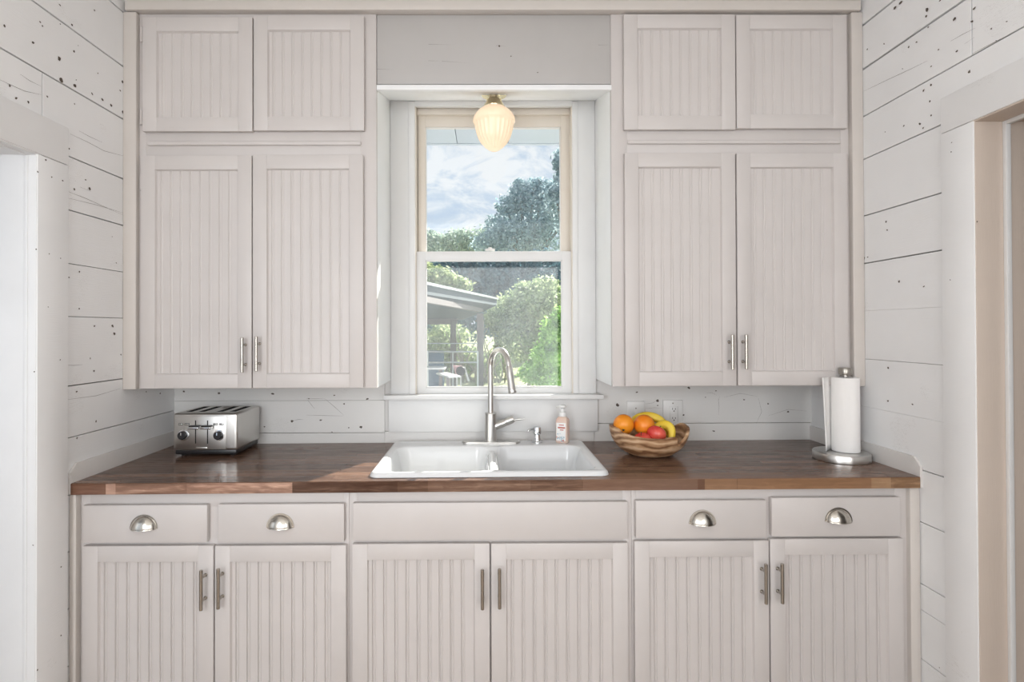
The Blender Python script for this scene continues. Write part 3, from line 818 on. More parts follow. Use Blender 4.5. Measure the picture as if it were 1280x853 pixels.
rr = abs(aty(1078.3, 520, RC.y).x - aty(1047.2, 520, RC.y).x)/2*.985
hh = kz - .0325
mb = MB()
mb.lathe([(.021, 0), (rr-.002, 0), (rr, .002), (rr, hh-.002), (rr-.002, hh), (.021, hh), (.021, 0)], RC, 64, caps=False)
o = mb.done('paper_towel_roll', M['paper'], origin=RC)
tag(o, 'white paper towel roll standing on the round steel holder', 'paper towel roll')
# loose sheet hanging off the left side of the roll
mb = MB(); rows = []
for k in range(15):
    f = k/14; row = []
    for j in range(13):
        g = j/12
        # leaves the back of the roll and swings left towards the viewer; leans out towards its top
        xe = RC.x - rr*math.cos(0) - .0
        x = RC.x - rr*.25 - (rr*.78 + .034 + .012*g)*f
        y = RC.y + rr*.97 - .004*math.sin(f*PI) - .055*f*f
        row.append(V((x, y, RC.z + .001 + (hh-.002)*g)))
    rows.append(row)
mb.grid(rows)
sh = mb.done('loose_sheet', M['paper'], o, angle=80)
md = sh.modifiers.new('t', 'SOLIDIFY'); md.thickness = .0035

# ------------------------------------------------------------------ fruit bowl and fruit
M['bowl'] = mat('carved_wood', (.33,.17,.09), .42); t = NT(M['bowl'])
g = t.n('ShaderNodeTexWave'); g.wave_type = 'BANDS'; g.bands_direction = 'Z'
g.inputs['Scale'].default_value = 9; g.inputs['Distortion'].default_value = 9; g.inputs['Detail'].default_value = 3; g.inputs['Detail Scale'].default_value = 1.4
t.l(t.coord((.5,.5,1.3), (.12,.2,0)), g.inputs['Vector'])
n2 = t.noise(t.coord(), 14, 4)
k = t.math('ADD', t.math('MULTIPLY', g.outputs['Fac'], .55), t.math('MULTIPLY', n2, .45))
t.l(t.ramp(k, [(.22,(.20,.095,.045)), (.42,(.42,.24,.13)), (.62,(.52,.32,.18)), (.8,(.68,.48,.31))]), t.b.inputs['Base Color']); t.bump(k, .06, .002)
BC = V((aty(811.5, 550, 2.215).x, 2.215, zc(.645)))
RB = (aty(860, 545, 2.215).x - aty(763, 545, 2.215).x)/2
def hrim(a):      # rim height round the bowl; a = 0 to the right, -90 deg to the viewer
    d = math.degrees(a) % 360
    pts = [(0,.112),(18,.118),(35,.100),(60,.104),(90,.100),(130,.104),(165,.116),(180,.120),(196,.114),(215,.101),(235,.094),(255,.090),(275,.089),(288,.094),(295,.093),(301,.062),(305,.056),(315,.074),(324,.084),(336,.100),(350,.108),(360,.112)]
    for (a0, h0), (a1, h1_) in zip(pts, pts[1:]):
        if a0 <= d <= a1: return h0 + (h1_-h0)*smooth((d-a0)/(a1-a0))
    return .11
def rbowl(h, a): # outer radius at height h
    f = min(1, h/.112)
    return (.062 + (RB-.062)*(1-(1-f)**2.1)**.62)*(1+.018*math.sin(3*a+1)+.012*math.sin(5*a))
SEG = 120; rows = []
for k in range(14):
    rows.append([])
    for j in range(SEG):
        a = 2*PI*j/SEG; h = hrim(a)*k/13
        r_ = rbowl(h, a); rows[-1].append(BC + V((r_*math.cos(a), r_*math.sin(a)*.95, h+.0006)))
for k in range(14):
    rows.append([])
    for j in range(SEG):
        a = 2*PI*j/SEG; h = hrim(a) + .001 - (hrim(a)-.016)*k/13
        r_ = rbowl(max(h-.004, 0), a) - .010; r_ *= (1 if k < 13 else .5); rows[-1].append(BC + V((r_*math.cos(a), r_*math.sin(a)*.95, h)))
mb = MB(); vv = mb.grid(rows, close_v=True); mb.cap(vv[0]); mb.cap(vv[-1])
o = mb.done('fruit_bowl', M['bowl'], origin=BC, angle=60)
tag(o, 'carved wooden fruit bowl with a ragged notched rim on the counter', 'bowl')

def fruit_mat(name, c1, c2, rough=.35, sc=9, bumpsc=220, bs=.3):
    m = mat(name, c1, rough); t = NT(m)
    t.l(t.ramp(t.noise(t.coord(), sc, 4), [(.35, c1), (.65, c2)]), t.b.inputs['Base Color']); t.bump(t.noise(t.coord(), bumpsc, 2), bs, .001); return m
M['orange'] = fruit_mat('orange_peel', (.82,.24,.008), (.86,.32,.02))
M['orange2'] = fruit_mat('orange_peel_deep', (.82,.20,.006), (.86,.28,.02))
M['applem'] = fruit_mat('apple_skin', (.58,.02,.03), (.74,.12,.08), .25, 12, 40, .03)
M['banana'] = fruit_mat('banana_skin', (.88,.62,.04), (.92,.70,.09), .4, 10, 60, .05)
M['stem'] = mat('dark_stem', (.07,.055,.03), .7)
def orange(px, py, Y, r, label, m, axis):
    c = aty(px, py, Y); mb = MB(); prof = []
    for k in range(25):
        th = PI*k/24; dm = 1 - .06*math.exp(-(th/.22)**2) - .03*math.exp(-((PI-th)/.2)**2)
        prof.append((r*math.sin(th)*dm + 1e-5, r*math.cos(th)*dm*.97))
    b_ = MB(); b_.lathe(prof, (0,0,0), 36)
    q = V((0,0,1)).rotation_difference(V(axis)).to_matrix().to_4x4()
    mb.add(b_.bm, 0, Matrix.Translation(c) @ q)
    o = mb.done('orange', m, origin=c, angle=180)
    tag(o, label, 'orange', 'oranges in the fruit bowl')
    b_ = MB(); b_.lathe([(.0012, r*.935), (.0045, r*.945), (.0052, r*.925)], (0,0,0), 8, fn=lambda r_, h, a: r_*(1+.35*math.cos(5*a)))
    b2 = MB(); b2.add(b_.bm, 0, Matrix.Translation(c) @ q); b2.done('stem_button', M['stem'], o)
    return c
orange(779.6, 530.8, 2.208, .0405, 'orange on the left rim of the bowl with its stem spot facing forward', M['orange'], (-.25, -.85, -.45))
orange(805.2, 531.5, 2.21, .0415, 'orange in the middle of the bowl, behind the red apple', M['orange2'], (.3, .5, -.6))
def apple(px, py, Y, r, label, axis):
    c = aty(px, py, Y); prof = []
    for k in range(27):
        th = PI*k/26; f = 1 + .05*math.sin(th) ; rad_ = r*max(0,math.sin(th))**.92*f + 1e-5
        z = r*.92*math.cos(th) - .28*r*math.exp(-(th/.36)**2) + .14*r*math.exp(-((PI-th)/.3)**2)
        prof.append((rad_*(1 if th < PI/2 else 1-.10*(th-PI/2)), z))
    b_ = MB(); b_.lathe(prof, (0,0,0), 36)
    q = V((0,0,1)).rotation_difference(V(axis)).to_matrix().to_4x4()
    mb = MB(); mb.add(b_.bm, 0, Matrix.Translation(c) @ q)
    o = mb.done('apple', M['applem'], origin=c, angle=180); tag(o, label, 'apple', 'apples in the fruit bowl')
    b_ = MB(); b_.tube([(0,0,r*.55), (.001,0,r*.8), (.004,0,r*1.08)], [.0014,.0013,.0018], 7)
    b2 = MB(); b2.add(b_.bm, 0, Matrix.Translation(c) @ q); b2.done('stem', M['stem'], o)
apple(820.5, 543.2, 2.150, .0355, 'red apple leaning on the front rim beside the bananas', (.45, .35, .8))
apple(803, 551.5, 2.135, .0345, 'red apple low under the two oranges, mostly hidden by the rim', (-.3, -.2, 1))
def banana(pts, label, r=.0175):
    P = [V(p) for p in pts]; n = 22; cur = []; rad_ = []
    def bez(t_):
        a = [q.copy() for q in P]
        while len(a) > 1: a = [a[i].lerp(a[i+1], t_) for i in range(len(a)-1)]
        return a[0]
    for k in range(n+1):
        t_ = k/n; cur.append(bez(t_))
        e_ = min(1, max(0,math.sin(PI*min(1, max(0, t_*.94+.03))))**.42)
        rad_.append(max(.0042, r*e_) if t_ < .90 else max(.004, r*e_*(1-(t_-.9)*6.5)))
    mb = MB(); mb.tube(cur, rad_, 20, 0, prof=lambda a: 1+.055*math.cos(5*a))
    o = mb.done('banana', M['banana'], origin=cur[n//2], angle=60); tag(o, label, 'banana', 'bananas in the fruit bowl')
    mb = MB(); mb.tube([cur[0]+(cur[0]-cur[1]).normalized()*.003, cur[0]-(cur[0]-cur[1]).normalized()*.001], .0046, 8)
    mb.done('tip', M['stem'], o)
banana([aty(786, 531, 2.265), aty(800, 512, 2.30), aty(836, 517, 2.28), aty(838, 552, 2.24)], 'banana arching behind the oranges towards the right rim')
banana([aty(812, 543, 2.235), aty(828, 522, 2.24), aty(848, 530, 2.20), aty(836, 556, 2.175)], 'banana curving down into the notch beside the red apple')

# ------------------------------------------------------------------ outlets
def plate(rect, label, cat, kind):
    a, b, z0, z1 = bx2(*rect, YB-.009)
    c = V(((a+b)/2, YB, (z0+z1)/2))
    root = empty('outlet' if kind == 'gfci' else 'switch_plate', c, label, cat)
    mb = MB(); mb.box(a, b, YB-.009, YB-.0003, z0, z1, .0018, 0, 3); mb.done('cover_plate', M['plate'], root)
    y = YB-.009
    if kind == 'gfci':
        w_, h_ = .017, .034; ox = .004
        mb = MB(); mb.box(c.x+ox-w_, c.x+ox+w_, y-.003, y+.001, c.z-h_, c.z+h_, .001); f_ = mb.done('receptacle', M['plate'], root)
        for s in (-1, 1):
            mb = MB(); zc_ = c.z + s*.0205
            mb.box(c.x+ox-.0078, c.x+ox-.0056, y-.0036, y-.0025, zc_-.001, zc_+.007); mb.box(c.x+ox+.0048, c.x+ox+.0070, y-.0036, y-.0025, zc_-.001, zc_+.006)
            mb.lathe([(.0028, y-.0036), (.0028, y-.0025)], (c.x+ox, 0, zc_-.007), 10, 0, 'Y')
            mb.done('slot', M['black'], f_)
        mb = MB(); mb.box(c.x+ox-.006, c.x+ox-.001, y-.0042, y-.002, c.z-.0035, c.z+.0035, .0004); mb.box(c.x+ox+.001, c.x+ox+.006, y-.0042, y-.002, c.z-.0035, c.z+.0035, .0004); mb.done('button', M['plate'], f_)
        mb = MB(); mb.box(c.x+ox+w_, c.x+ox+w_+.001, y-.0008, y, c.z-h_, c.z+h_); mb.done('shadow_strip', M['gap'], root)  # dark strip laid on the plate as the receptacle's side shadow
        zs = (c.z+.048, c.z-.048)
    else:
        mb = MB(); mb.box(c.x-.0055, c.x+.0055, y-.011, y, c.z-.004, c.z+.012, .002); mb.done('toggle', M['plate'], root)
        zs = (c.z+.030, c.z-.030)
    for zz in zs:
        mb = MB(); mb.lathe([(.0034, y), (.0034, y-.0012), (.001, y-.0015)], (c.x, 0, zz), 12, 0, 'Y'); mb.done('screw', M['darknickel'], root)
plate((784, 502, 805.8, 536), 'white switch plate on the wall behind the oranges', 'switch', 'toggle')
plate((829, 500.5, 853.3, 535), 'white double outlet on the wall behind the bananas', 'outlet', 'gfci')

# ------------------------------------------------------------------ ceiling lamp in the window recess
LY = 2.300; lx = aty(617.6, 150, LY).x
zp = SOF(LY)
Zp = lambda py: aty(617.6, py, LY).z
M['globe'] = mat('lit_milk_glass', (.85,.72,.55), .25); t = NT(M['globe'])
t.b.inputs['Emission Color'].default_value = (1.0,.70,.44,1); t.b.inputs['Emission Strength'].default_value = .33
root = empty('ceiling_lamp', (lx, LY, zp), 'lit acorn shaped milk glass lamp hanging in the window recess', 'lamp')
mb = MB(); z0 = Zp(118)
mb.lathe([(.052, zp-.001), (.052, z0+.005), (.047, z0+.001), (.030, z0-.002), (.020, z0-.008), (.018, z0-.016), (.022, z0-.02), (.026, Zp(124.5)), (.030, Zp(125)), (.034, Zp(127.5)), (.0345, Zp(128)), (.038, Zp(130)), (.045, Zp(133.5)), (.047, Zp(134.5)), (.045, Zp(136))], (lx, LY, 0), 40)
mb.done('fitter', M['brass'], root)
pr = []
for py, rp in ((134.5, 12.6), (136, 15.5), (139, 19.5), (143, 23.2), (147, 25.6), (149.5, 26.4), (152, 26.5), (153.6, 25.9), (154.4, 24.3), (157, 24.2), (162, 23.4), (168, 21.8), (174, 19.6), (179, 16.2), (184, 11.4), (187.2, 7.2), (189, 3.4), (189.6, .2)):
    pr.append((rp*LY/690, Zp(py)))
zr = Zp(154)
def flute(r_, h, a):
    if h < zr: return r_*(1 - .05*abs(math.sin(a*12))*min(1, (zr-h)/.012))
    return r_*(1 - .006*abs(math.sin(a*12)))
mb = MB(); mb.lathe(pr, (lx, LY, 0), 192, fn=flute)
mb.done('glass_shade', M['globe'], root, angle=60)

# ------------------------------------------------------------------ window
W1 = bpy.data.objects.new('window_1', None); C.objects.link(W1); W1.location = (0.04, YB, 1.1); struct(W1)
yc = 2.470
def wpart(name, boxes, m, e=.0015, parent=None):
    mb = MB()
    for b in boxes: mb.box(*b, e)
    return mb.done(name, m, parent or W1)
xin_l, xin_r = aty(470.8, 320, YU).x + .0005, aty(764.8, 320, YU).x - .0005
cl0, cl1 = xin_l, aty(511, 320, yc).x
cr0, cr1 = aty(722.5, 320, yc).x, xin_r
zst, zsb = aty(617, 494.3, 2.42).z, aty(617, 499.8, 2.42).z
ztc = zbk - .001
bl1 = aty(518.8, 320, yc-.006).x; br0 = aty(716, 320, yc-.006).x
zhb = aty(617, 133, yc).z
wpart('casing', [(cl0, cl1, yc, YB-.0005, zst, ztc)], M['win']); wpart('casing', [(cr0, cr1, yc, YB-.0005, zst, ztc)], M['win'])
wpart('stop_bead', [(cl1, bl1, yc-.006, YB+.006, zst, ztc-.004)], M['win'], .003); wpart('stop_bead', [(br0, cr0, yc-.006, YB+.006, zst, ztc-.004)], M['win'], .003)
wpart('head_casing', [(bl1, br0, yc-.004, YB, zhb, ztc)], M['win'])
yo = YB+.13
wpart('jamb', [(bl1-.012, bl1+.004, yc, yo, zst-.02, zhb+.01)], M['oldwin']); wpart('jamb', [(br0-.004, br0+.012, yc, yo, zst-.02, zhb+.01)], M['oldwin'])
z143 = aty(617, 143.6, 2.51).z
wpart('head_stop', [(bl1+.004, br0-.004, 2.505, yo, z143, zhb+.03)], M['oldwin'])
s0, s1 = aty(479.5, 497, 2.42).x, aty(754.8, 497, 2.42).x
wpart('stool', [(s0, s1, 2.42, yc+.005, zsb, zst), (bl1, br0, yc, yo+.02, zsb, zst-.004)], M['win'], .002)
wpart('apron', [(aty(486, 520, yc).x, aty(747, 520, yc).x, yc-.004, YB-.0005, aty(617, 539.6, yc).z, zsb-.0005)], M['win'])
# sashes
M['glass'] = bpy.data.materials.new('window_glass'); M['glass'].use_nodes = True
g = M['glass'].node_tree; g.nodes.clear(); t = NT.__new__(NT); t.t = g; t.b = None
out = t.n('ShaderNodeOutputMaterial'); tr = t.n('ShaderNodeBsdfTransparent'); gl_ = t.n('ShaderNodeBsdfGlossy'); gl_.inputs['Roughness'].default_value = .02
tl = t.n('ShaderNodeBsdfTranslucent'); tl.inputs['Color'].default_value = (.80,.90,1,1)
tr.inputs['Color'].default_value = (.97,.985,.99,1)
m1 = t.n('ShaderNodeMixShader'); m2 = t.n('ShaderNodeMixShader')
m1.inputs[0].default_value = .03; t.l(tr.outputs[0], m1.inputs[1]); t.l(gl_.outputs[0], m1.inputs[2])
dirt = t.noise(t.coord((1,1,.6)), 3.2, 5, .6)
dr2 = t.ramp(dirt, [(.38, (.012,.012,.012)), (.76, (.042,.042,.042))])
t.l(dr2, m2.inputs[0]); t.l(m1.outputs[0], m2.inputs[1]); t.l(tl.outputs[0], m2.inputs[2]); t.l(m2.outputs[0], out.inputs['Surface'])
def sash(name, gx0, gx1, gy0, gy1, ox0, ox1, oy0, oy1, Y, th, m):
    a, b, u0, u1 = bx2(gx0, gy0, gx1, gy1, Y); A, B, U0, U1 = bx2(ox0, oy0, ox1, oy1, Y)
    o = wpart(name, [(A, a, Y, Y+th, U0, U1), (b, B, Y, Y+th, U0, U1), (a-.001, b+.001, Y, Y+th, U0, u0), (a-.001, b+.001, Y, Y+th, u1, U1)], m, .002)
    mb = MB(); k = .004
    mb.box(a-k, b+k, Y+th*.55, Y+th*.55+.003, u0-k, u1+k); mb.done('pane', M['glass'], o)
    mb = MB()
    for q in ((a, a+.004, u0, u1), (b-.004, b, u0, u1), (a, b, u0, u0+.004), (a, b, u1-.004, u1)): mb.box(q[0], q[1], Y+.006, Y+th*.55, q[2], q[3], .001)
    mb.done('glazing_bead', M['win'], o)
    return o
lo = sash('lower_sash', 532.3, 703, 325.5, 484.5, 519.2, 715.3, 314.3, 494.4, 2.488, .034, M['win'])
sash('upper_sash', 532, 701, 158.6, 318, 522.5, 712.5, 144.8, 326, 2.526, .034, M['oldwin'])
c = aty(612.5, 312.8, 2.50); mb = MB(); mb.box(c.x-.022, c.x+.022, 2.492, 2.512, c.z-.003, c.z+.006, .002); mb.lathe([(.009, c.z+.004), (.008, c.z+.012), (.002, c.z+.013)], (c.x, 2.502, 0), 16); mb.done('sash_lock', M['plate'], W1)
# outside of the wall: eave boards over the window
M['eave'] = paint('eave_paint', (.60,.68,.78))
mb = MB()
for k in range(12):
    xa = -1.6 + k*.29; mb.box(xa, xa+.287, YB+.14, 3.12, 2.474, 2.494, .002)
mb.box(-1.7, 2.0, 3.12, 3.15, 2.472, 2.62)
mb.box(-1.7, 2.0, YB+.1, 3.6, 2.66, 2.70)
struct(mb.done('trim_6', M['eave']))

# ------------------------------------------------------------------ outdoors
M['lawn'] = mat('dry_grass', (.30,.36,.16), .9); t = NT(M['lawn'])
t.l(t.ramp(t.noise(t.coord(), 1.6, 8, .7), [(.3,(.16,.21,.09)), (.55,(.36,.39,.20)), (.75,(.54,.52,.33))]), t.b.inputs['Base Color']); t.bump(t.noise(t.coord(), 18, 5), 1, .05)
def gz(y): return -.35 + (y-2.7)*.028
mb = MB(); rows = []
for i in range(40):
    y = 2.64 + (70-2.64)*(i/39)**1.6
    rows.append([V((x, y, gz(y) + .05*math.sin(x*1.3+y) + .04*math.sin(y*.9-x*.6))) for x in [(-30 + 60*j/40) for j in range(41)]])
mb.grid(rows); struct(mb.done('ground', M['lawn']))
M['bounce'] = mat('bounce_gravel', (.58,.58,.58), .9); t = NT(M['bounce'])
t.l(t.ramp(t.noise(t.coord(), 30, 4), [(.3,(.66,.66,.67)), (.7,(.84,.84,.84))]), t.b.inputs['Base Color']); t.bump(t.noise(t.coord(), 60, 3), .8, .02)
mb = MB(); mb.grid([[V((x, y, gz(y)+.09+.01*math.sin(3*x+2*y))) for x in [-6+12*j/24 for j in range(25)]] for y in [2.63+i*.40 for i in range(16)]])
struct(mb.done('bounce_strip', M['bounce']))  # unseen pale strip added to bounce sunlight up to the recess and eave

def leafmat(name, dark, lite, trans=.5, sc=5):
    m = bpy.data.materials.new(name); m.use_nodes = True; t = NT(m); g = m.node_tree
    col = t.ramp(t.noise(t.coord(), sc, 6, .75), [(.40, dark), (.60, lite)])
    t.l(col, t.b.inputs['Base Color']); t.b.inputs['Roughness'].default_value = .55
    tl = t.n('ShaderNodeBsdfTranslucent'); t.l(col, tl.inputs['Color'])
    mx = t.n('ShaderNodeMixShader'); mx.inputs[0].default_value = trans
    out = g.nodes['Material Output']; t.l(t.b.outputs[0], mx.inputs[1]); t.l(tl.outputs[0], mx.inputs[2]); t.l(mx.outputs[0], out.inputs['Surface'])
    return m
M['leafA'] = leafmat('haze_blue_leaves', (.20,.32,.37), (.64,.76,.80))  # distance haze mixed into the leaf colours as a pale blue tint
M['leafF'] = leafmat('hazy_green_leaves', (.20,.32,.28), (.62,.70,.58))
M['leafB'] = leafmat('dark_leaves', (.05,.15,.20), (.26,.42,.48))
M['leafC'] = leafmat('pale_green_leaves', (.17,.27,.12), (.66,.74,.46))
M['leafD'] = leafmat('bright_vine_leaves', (.13,.32,.06), (.52,.78,.24))
M['leafE'] = leafmat('yellow_green_leaves', (.18,.28,.13), (.66,.72,.42))
M['bark'] = mat('grey_bark', (.34,.31,.28), .9)
M['oldwood'] = mat('weathered_wood', (.46,.43,.42), .85); t = NT(M['oldwood'])
t.l(t.ramp(t.noise(t.coord((8,8,1)), 5, 4), [(.3,(.13,.12,.12)), (.7,(.30,.27,.27))]), t.b.inputs['Base Color'])
M['roofm'] = mat('dark_roof_metal', (.05,.075,.095), .7); M['rail'] = mat('galvanised_rail', (.70,.74,.78), .45, .4)
M['bluep'] = mat('blue_plastic', (.05,.14,.26), .5); M['white'] = mat('white_outdoor_paint', (.78,.79,.80), .5); M['pink'] = mat('faded_pink_paint', (.72,.45,.48), .5)

def foliage(blobs, leaf, rnd, base=None):
    mb = MB()
    for (c, rx, ry, rz_, n) in blobs:
        for k in range(n):
            d = V((rnd.gauss(0,1), rnd.gauss(0,1), rnd.gauss(0,1))).normalized()
            q = rnd.uniform(.35, 1.0)**.5 * (1 + rnd.gauss(0, .13))
            p = c + V((d.x*rx*q, d.y*ry*q, d.z*rz_*q))
            if p.z < gz(p.y) + .03: continue
            nrm = (d + V((rnd.gauss(0,.8), rnd.gauss(0,.8), rnd.gauss(0,.8)+.3))).normalized()
            u = nrm.orthogonal().normalized(); w = nrm.cross(u)
            a = rnd.uniform(0, 2*PI); u, w = u*math.cos(a)+w*math.sin(a), w*math.cos(a)-u*math.sin(a)
            s = leaf*rnd.uniform(.6, 1.4)
            mb.bm.faces.new([mb.bm.verts.new(p+u*s), mb.bm.verts.new(p+w*s*.5), mb.bm.verts.new(p-u*s), mb.bm.verts.new(p-w*s*.5)])
    return mb
def plant(name, label, cat, base, blobs_px, leaf, m, trunk_r, group=None, limbs=True):
    rnd = random.Random(len(label)*31 + int(base[1]*10))
    bl = [(aty(px, py, Y), rp*Y/690*kx, rp*Y/690*kx, rp*Y/690*kz_, n) for (px, py, Y, rp, kx, kz_, n) in blobs_px]
    b = V((base[0], base[1], gz(base[1]) - .05))
    root = empty(name, b, label, cat, group)
    foliage(bl, leaf, rnd).done('foliage', m, root, fixn=False)
    mb = MB(); top = sum((q[0] for q in bl), V((0,0,0)))/len(bl)
    mid = b.lerp(top, .4); mid.z = b.z + (top.z-b.z)*.45
    mb.tube([b, b.lerp(mid, .5)+V((.05,0,0)), mid], [trunk_r, trunk_r*.8, trunk_r*.6], 9)
    for q in bl:
        e = q[0]; mb.tube([mid, mid.lerp(e, .5)+V((0,0,.1*(e-mid).length)), e], [trunk_r*.5, trunk_r*.3, trunk_r*.1], 6)
    mb.done('trunk', M['bark'], root)
    return root
G = 'trees beyond the yard'
plant('tree', 'large blue green tree rising against the clouds in the upper sash', 'tree', (2.2, 30),
      [(662,272,30,38,1,1,2600),(640,300,29,34,1.1,.8,1800),(690,290,30,40,1,1,2200),(652,246,30,20,1,1,900),(680,238,30.5,18,1,.8,700),(633,258,30,14,1,1,350),(615,305,29.5,26,1,.7,1100),(720,262,30,38,1,1,1500),(650,229,30,7,1.2,.8,110),(668,228,30,8,1.2,.7,120),(618,282,30,14,1,1,300)], .115, M['leafA'], .30, G)
plant('tree', 'tree whose tall tip shows at the upper right corner of the glass', 'tree', (3.4, 20.5),
      [(716,252,20.5,34,1,1,1500),(708,216,20.5,18,.9,1.5,800),(700,200,20.5,9,1,1.6,200),(694,243,20.5,11,1,.8,220)], .10, M['leafA'], .26, G)
plant('tree', 'low row of distant tree crowns at the left of the upper sash', 'tree', (-1.9, 36),
      [(548,312,36,22,1.1,.9,1300),(575,304,36,20,1.2,.9,1300),(600,306,36,22,1.2,1,1200),(535,300,36,14,1,1,500),(515,312,36,25,1,1,700)], .13, M['leafF'], .25, G)
plant('tree', 'dark tree mass just below the meeting rail, behind the pale shrub', 'tree', (.6, 25),
      [(570,352,25,36,1.2,.9,2600),(620,352,25,38,1.2,.9,2600),(670,350,25,40,1.2,.9,2600),(595,395,24,34,1.3,.9,1800),(650,395,24,36,1.2,1,1500),(545,390,24,30,1.2,1,1300),(700,390,24,36,1,1,900)], .13, M['leafB'], .25, G)
plant('tree', 'leafy tree standing left of the shed beyond the window frame', 'tree', (-6, 20.5),
      [(400,330,20.5,70,1.1,.9,2600),(450,350,20.5,55,1.1,.9,1800),(360,360,20.5,60,1.1,.9,1800),(490,372,20.5,36,1.1,.9,900)], .15, M['leafE'], .25, G)
plant('tree', 'leafy tree standing right of the shrub beyond the window frame', 'tree', (5.5, 19.5),
      [(790,370,19.5,50,1.0,.9,1800),(830,385,19.5,50,1,.9,1500),(765,400,19.5,40,1,.9,1000)], .13, M['leafB'], .22, G)
plant('tree', 'sunlit yellow green tree above the shed roof', 'tree', (-1.45, 18),
      [(548,352,18,24,1.1,.7,1500),(572,358,18,17,1,.7,800),(530,345,18,20,1,.9,700)], .085, M['leafE'], .13, G)
plant('shrub', 'big pale green shrub filling the right of the lower sash', 'shrub', (.95, 12.6),
      [(665,388,12.6,38,1,.9,3600),(690,400,12.5,34,1,1.1,2400),(640,396,12.8,32,1,.9,2400),(655,425,12.6,34,1.1,.9,2000),(690,440,12.4,32,1,1,1500),(625,400,13,20,1,.9,800),(680,360,12.8,20,1.2,.7,900),(655,362,12.8,15,1,.7,500),(720,410,12.6,36,1,1.3,1200)], .048, M['leafC'], .05)
plant('vine_shrub', 'bright green leafy vine hanging at the right edge of the lower glass', 'shrub', (.95, 9.3),
      [(690,420,9.3,17,1,1.5,1100),(678,450,9.3,16,1.1,1.3,1000),(698,446,9.3,17,1,1.6,800),(662,466,9.2,13,1.2,1,500),(684,476,9.2,16,1.4,.8,600),(700,400,9.3,12,1,1.4,400)], .036, M['leafD'], .03)
plant('shrub', 'leafy undergrowth behind the shed posts and railing', 'shrub', (-1.2, 16),
      [(545,440,16,24,1.2,.8,1200),(580,450,16,22,1.2,.8,1100),(560,420,16.5,22,1.3,.7,900),(612,455,15.5,20,1.3,.8,800),(525,450,16,25,1,1,500)], .075, M['leafE'], .05)
# bare arching branches between shed and shrub
root = empty('dead_branches', (.1, 14.5, gz(14.5)), 'tangle of bare grey branches beside the shed post', 'branches')
for k in range(22):
    rb = random.Random(200+k)
    x0_ = rb.uniform(575, 640); p = aty(x0_, 470, 14.5); p.z = gz(14.5)
    e = aty(x0_ + rb.uniform(-45, 45), rb.uniform(395, 450), 14.5+rb.uniform(-.25,.25)); m_ = p.lerp(e, .5) + V((rb.uniform(-.4,.4), 0, rb.uniform(.1,.5)))
    pts = [((1-q)**2)*p + 2*q*(1-q)*m_ + q*q*e for q in [i/8 for i in range(9)]]
    mb = MB(); mb.tube(pts, [.022-.0018*i for i in range(9)], 6); mb.done('branch', M['bark'], root)

# open shed
root = empty('open_shed', (-1.2, 9, gz(9)), 'open weathered shed with dark low roof and timber posts in the yard', 'shed')
zr_ = 1.80
Apt = V((-.86, 6.3, zr_)); Bpt = aty(602, 389, 11); Bpt.z = zr_
mb = MB(); mb.beam(Apt - (Bpt-Apt)*.3, Bpt, .07, .075); mb.done('beam', M['oldwood'], root)
p = aty(600.3, 440, 11.0); mb = MB(); mb.box(p.x-.065, p.x+.065, 10.93, 11.06, gz(11)-.1, zr_-.06, .006); mb.done('post', M['oldwood'], root)
p2_ = aty(566.5, 430, 13.6); mb = MB(); mb.box(p2_.x-.07, p2_.x+.07, 13.53, 13.67, gz(13.6)-.1, 1.66, .006); mb.done('post', M['oldwood'], root)
e1_ = aty(528, 357.5, 6.9); e2_ = aty(621, 374.2, 11.6)
def up(v, d): return V((v.x, v.y, v.z+d))
l1_ = V((-3.6, 6.4, 1.66)); l2_ = V((-3.3, 14.2, 1.70)); l3_ = V((p2_.x+.25, 13.9, 1.74))
e0_ = e1_ - (e2_-e1_)*.5; e0_.z = e1_.z
top = [e0_, e2_, l3_, l2_, l1_]
mb = MB(); A_ = [mb.bm.verts.new(v) for v in top]; B_ = [mb.bm.verts.new(up(v, -.13 if i < 2 else -.08)) for i, v in enumerate(top)]
mb.bm.faces.new(A_); mb.bm.faces.new(B_[::-1])
for i in range(5): mb.bm.faces.new([A_[i], B_[i], B_[(i+1) % 5], A_[(i+1) % 5]])
mb.done('roof', M['roofm'], root)
mb = MB(); mb.beam(up(e0_, .01)+V((.02,0,0)), up(e2_, .01)+V((.02,0,0)), .03, .035); mb.done('drip_edge', M['rail'], root)
mb = MB(); mb.beam(V((-3.3, 13.6, 1.60)), V((p2_.x+.1, 13.6, 1.62)), .09, .14); mb.done('beam', M['oldwood'], root)

root = empty('yard_gate', aty(560, 470, 10.6), 'thin pale metal gate with three rails in front of the shed', 'gate')
for py, w in ((429.5, .010), (440, .017), (453.3, .017)):
    a_, b_ = aty(520, py, 10.6), aty(597, py, 10.6); mb = MB(); mb.tube([a_, b_], w, 8); mb.done('rail', M['rail'], root)
for px_ in (534.5, 566, 597):
    a_ = aty(px_, 439, 10.6); b_ = V((a_.x, a_.y, gz(10.6))); mb = MB(); mb.tube([a_, b_], .018 if px_ != 566 else .009, 8); mb.done('upright', M['rail'], root)
c = aty(542, 447, 12.5); root = empty('barrel', (c.x, 12.5, gz(12.5)), 'dark blue plastic barrel behind the gate', 'barrel')
mb = MB(); z0, z1 = gz(12.5)+.005, aty(542, 439.5, 12.5).z; hB = z1-z0
mb.lathe([(.20, z0), (.235, z0+.02), (.24, z0+hB*.3), (.25, z0+hB*.33), (.24, z0+hB*.36), (.24, z0+hB*.63), (.25, z0+hB*.66), (.24, z0+hB*.69), (.235, z1-.02), (.21, z1)], (c.x, 12.5, 0), 24); mb.done('drum', M['bluep'], root)
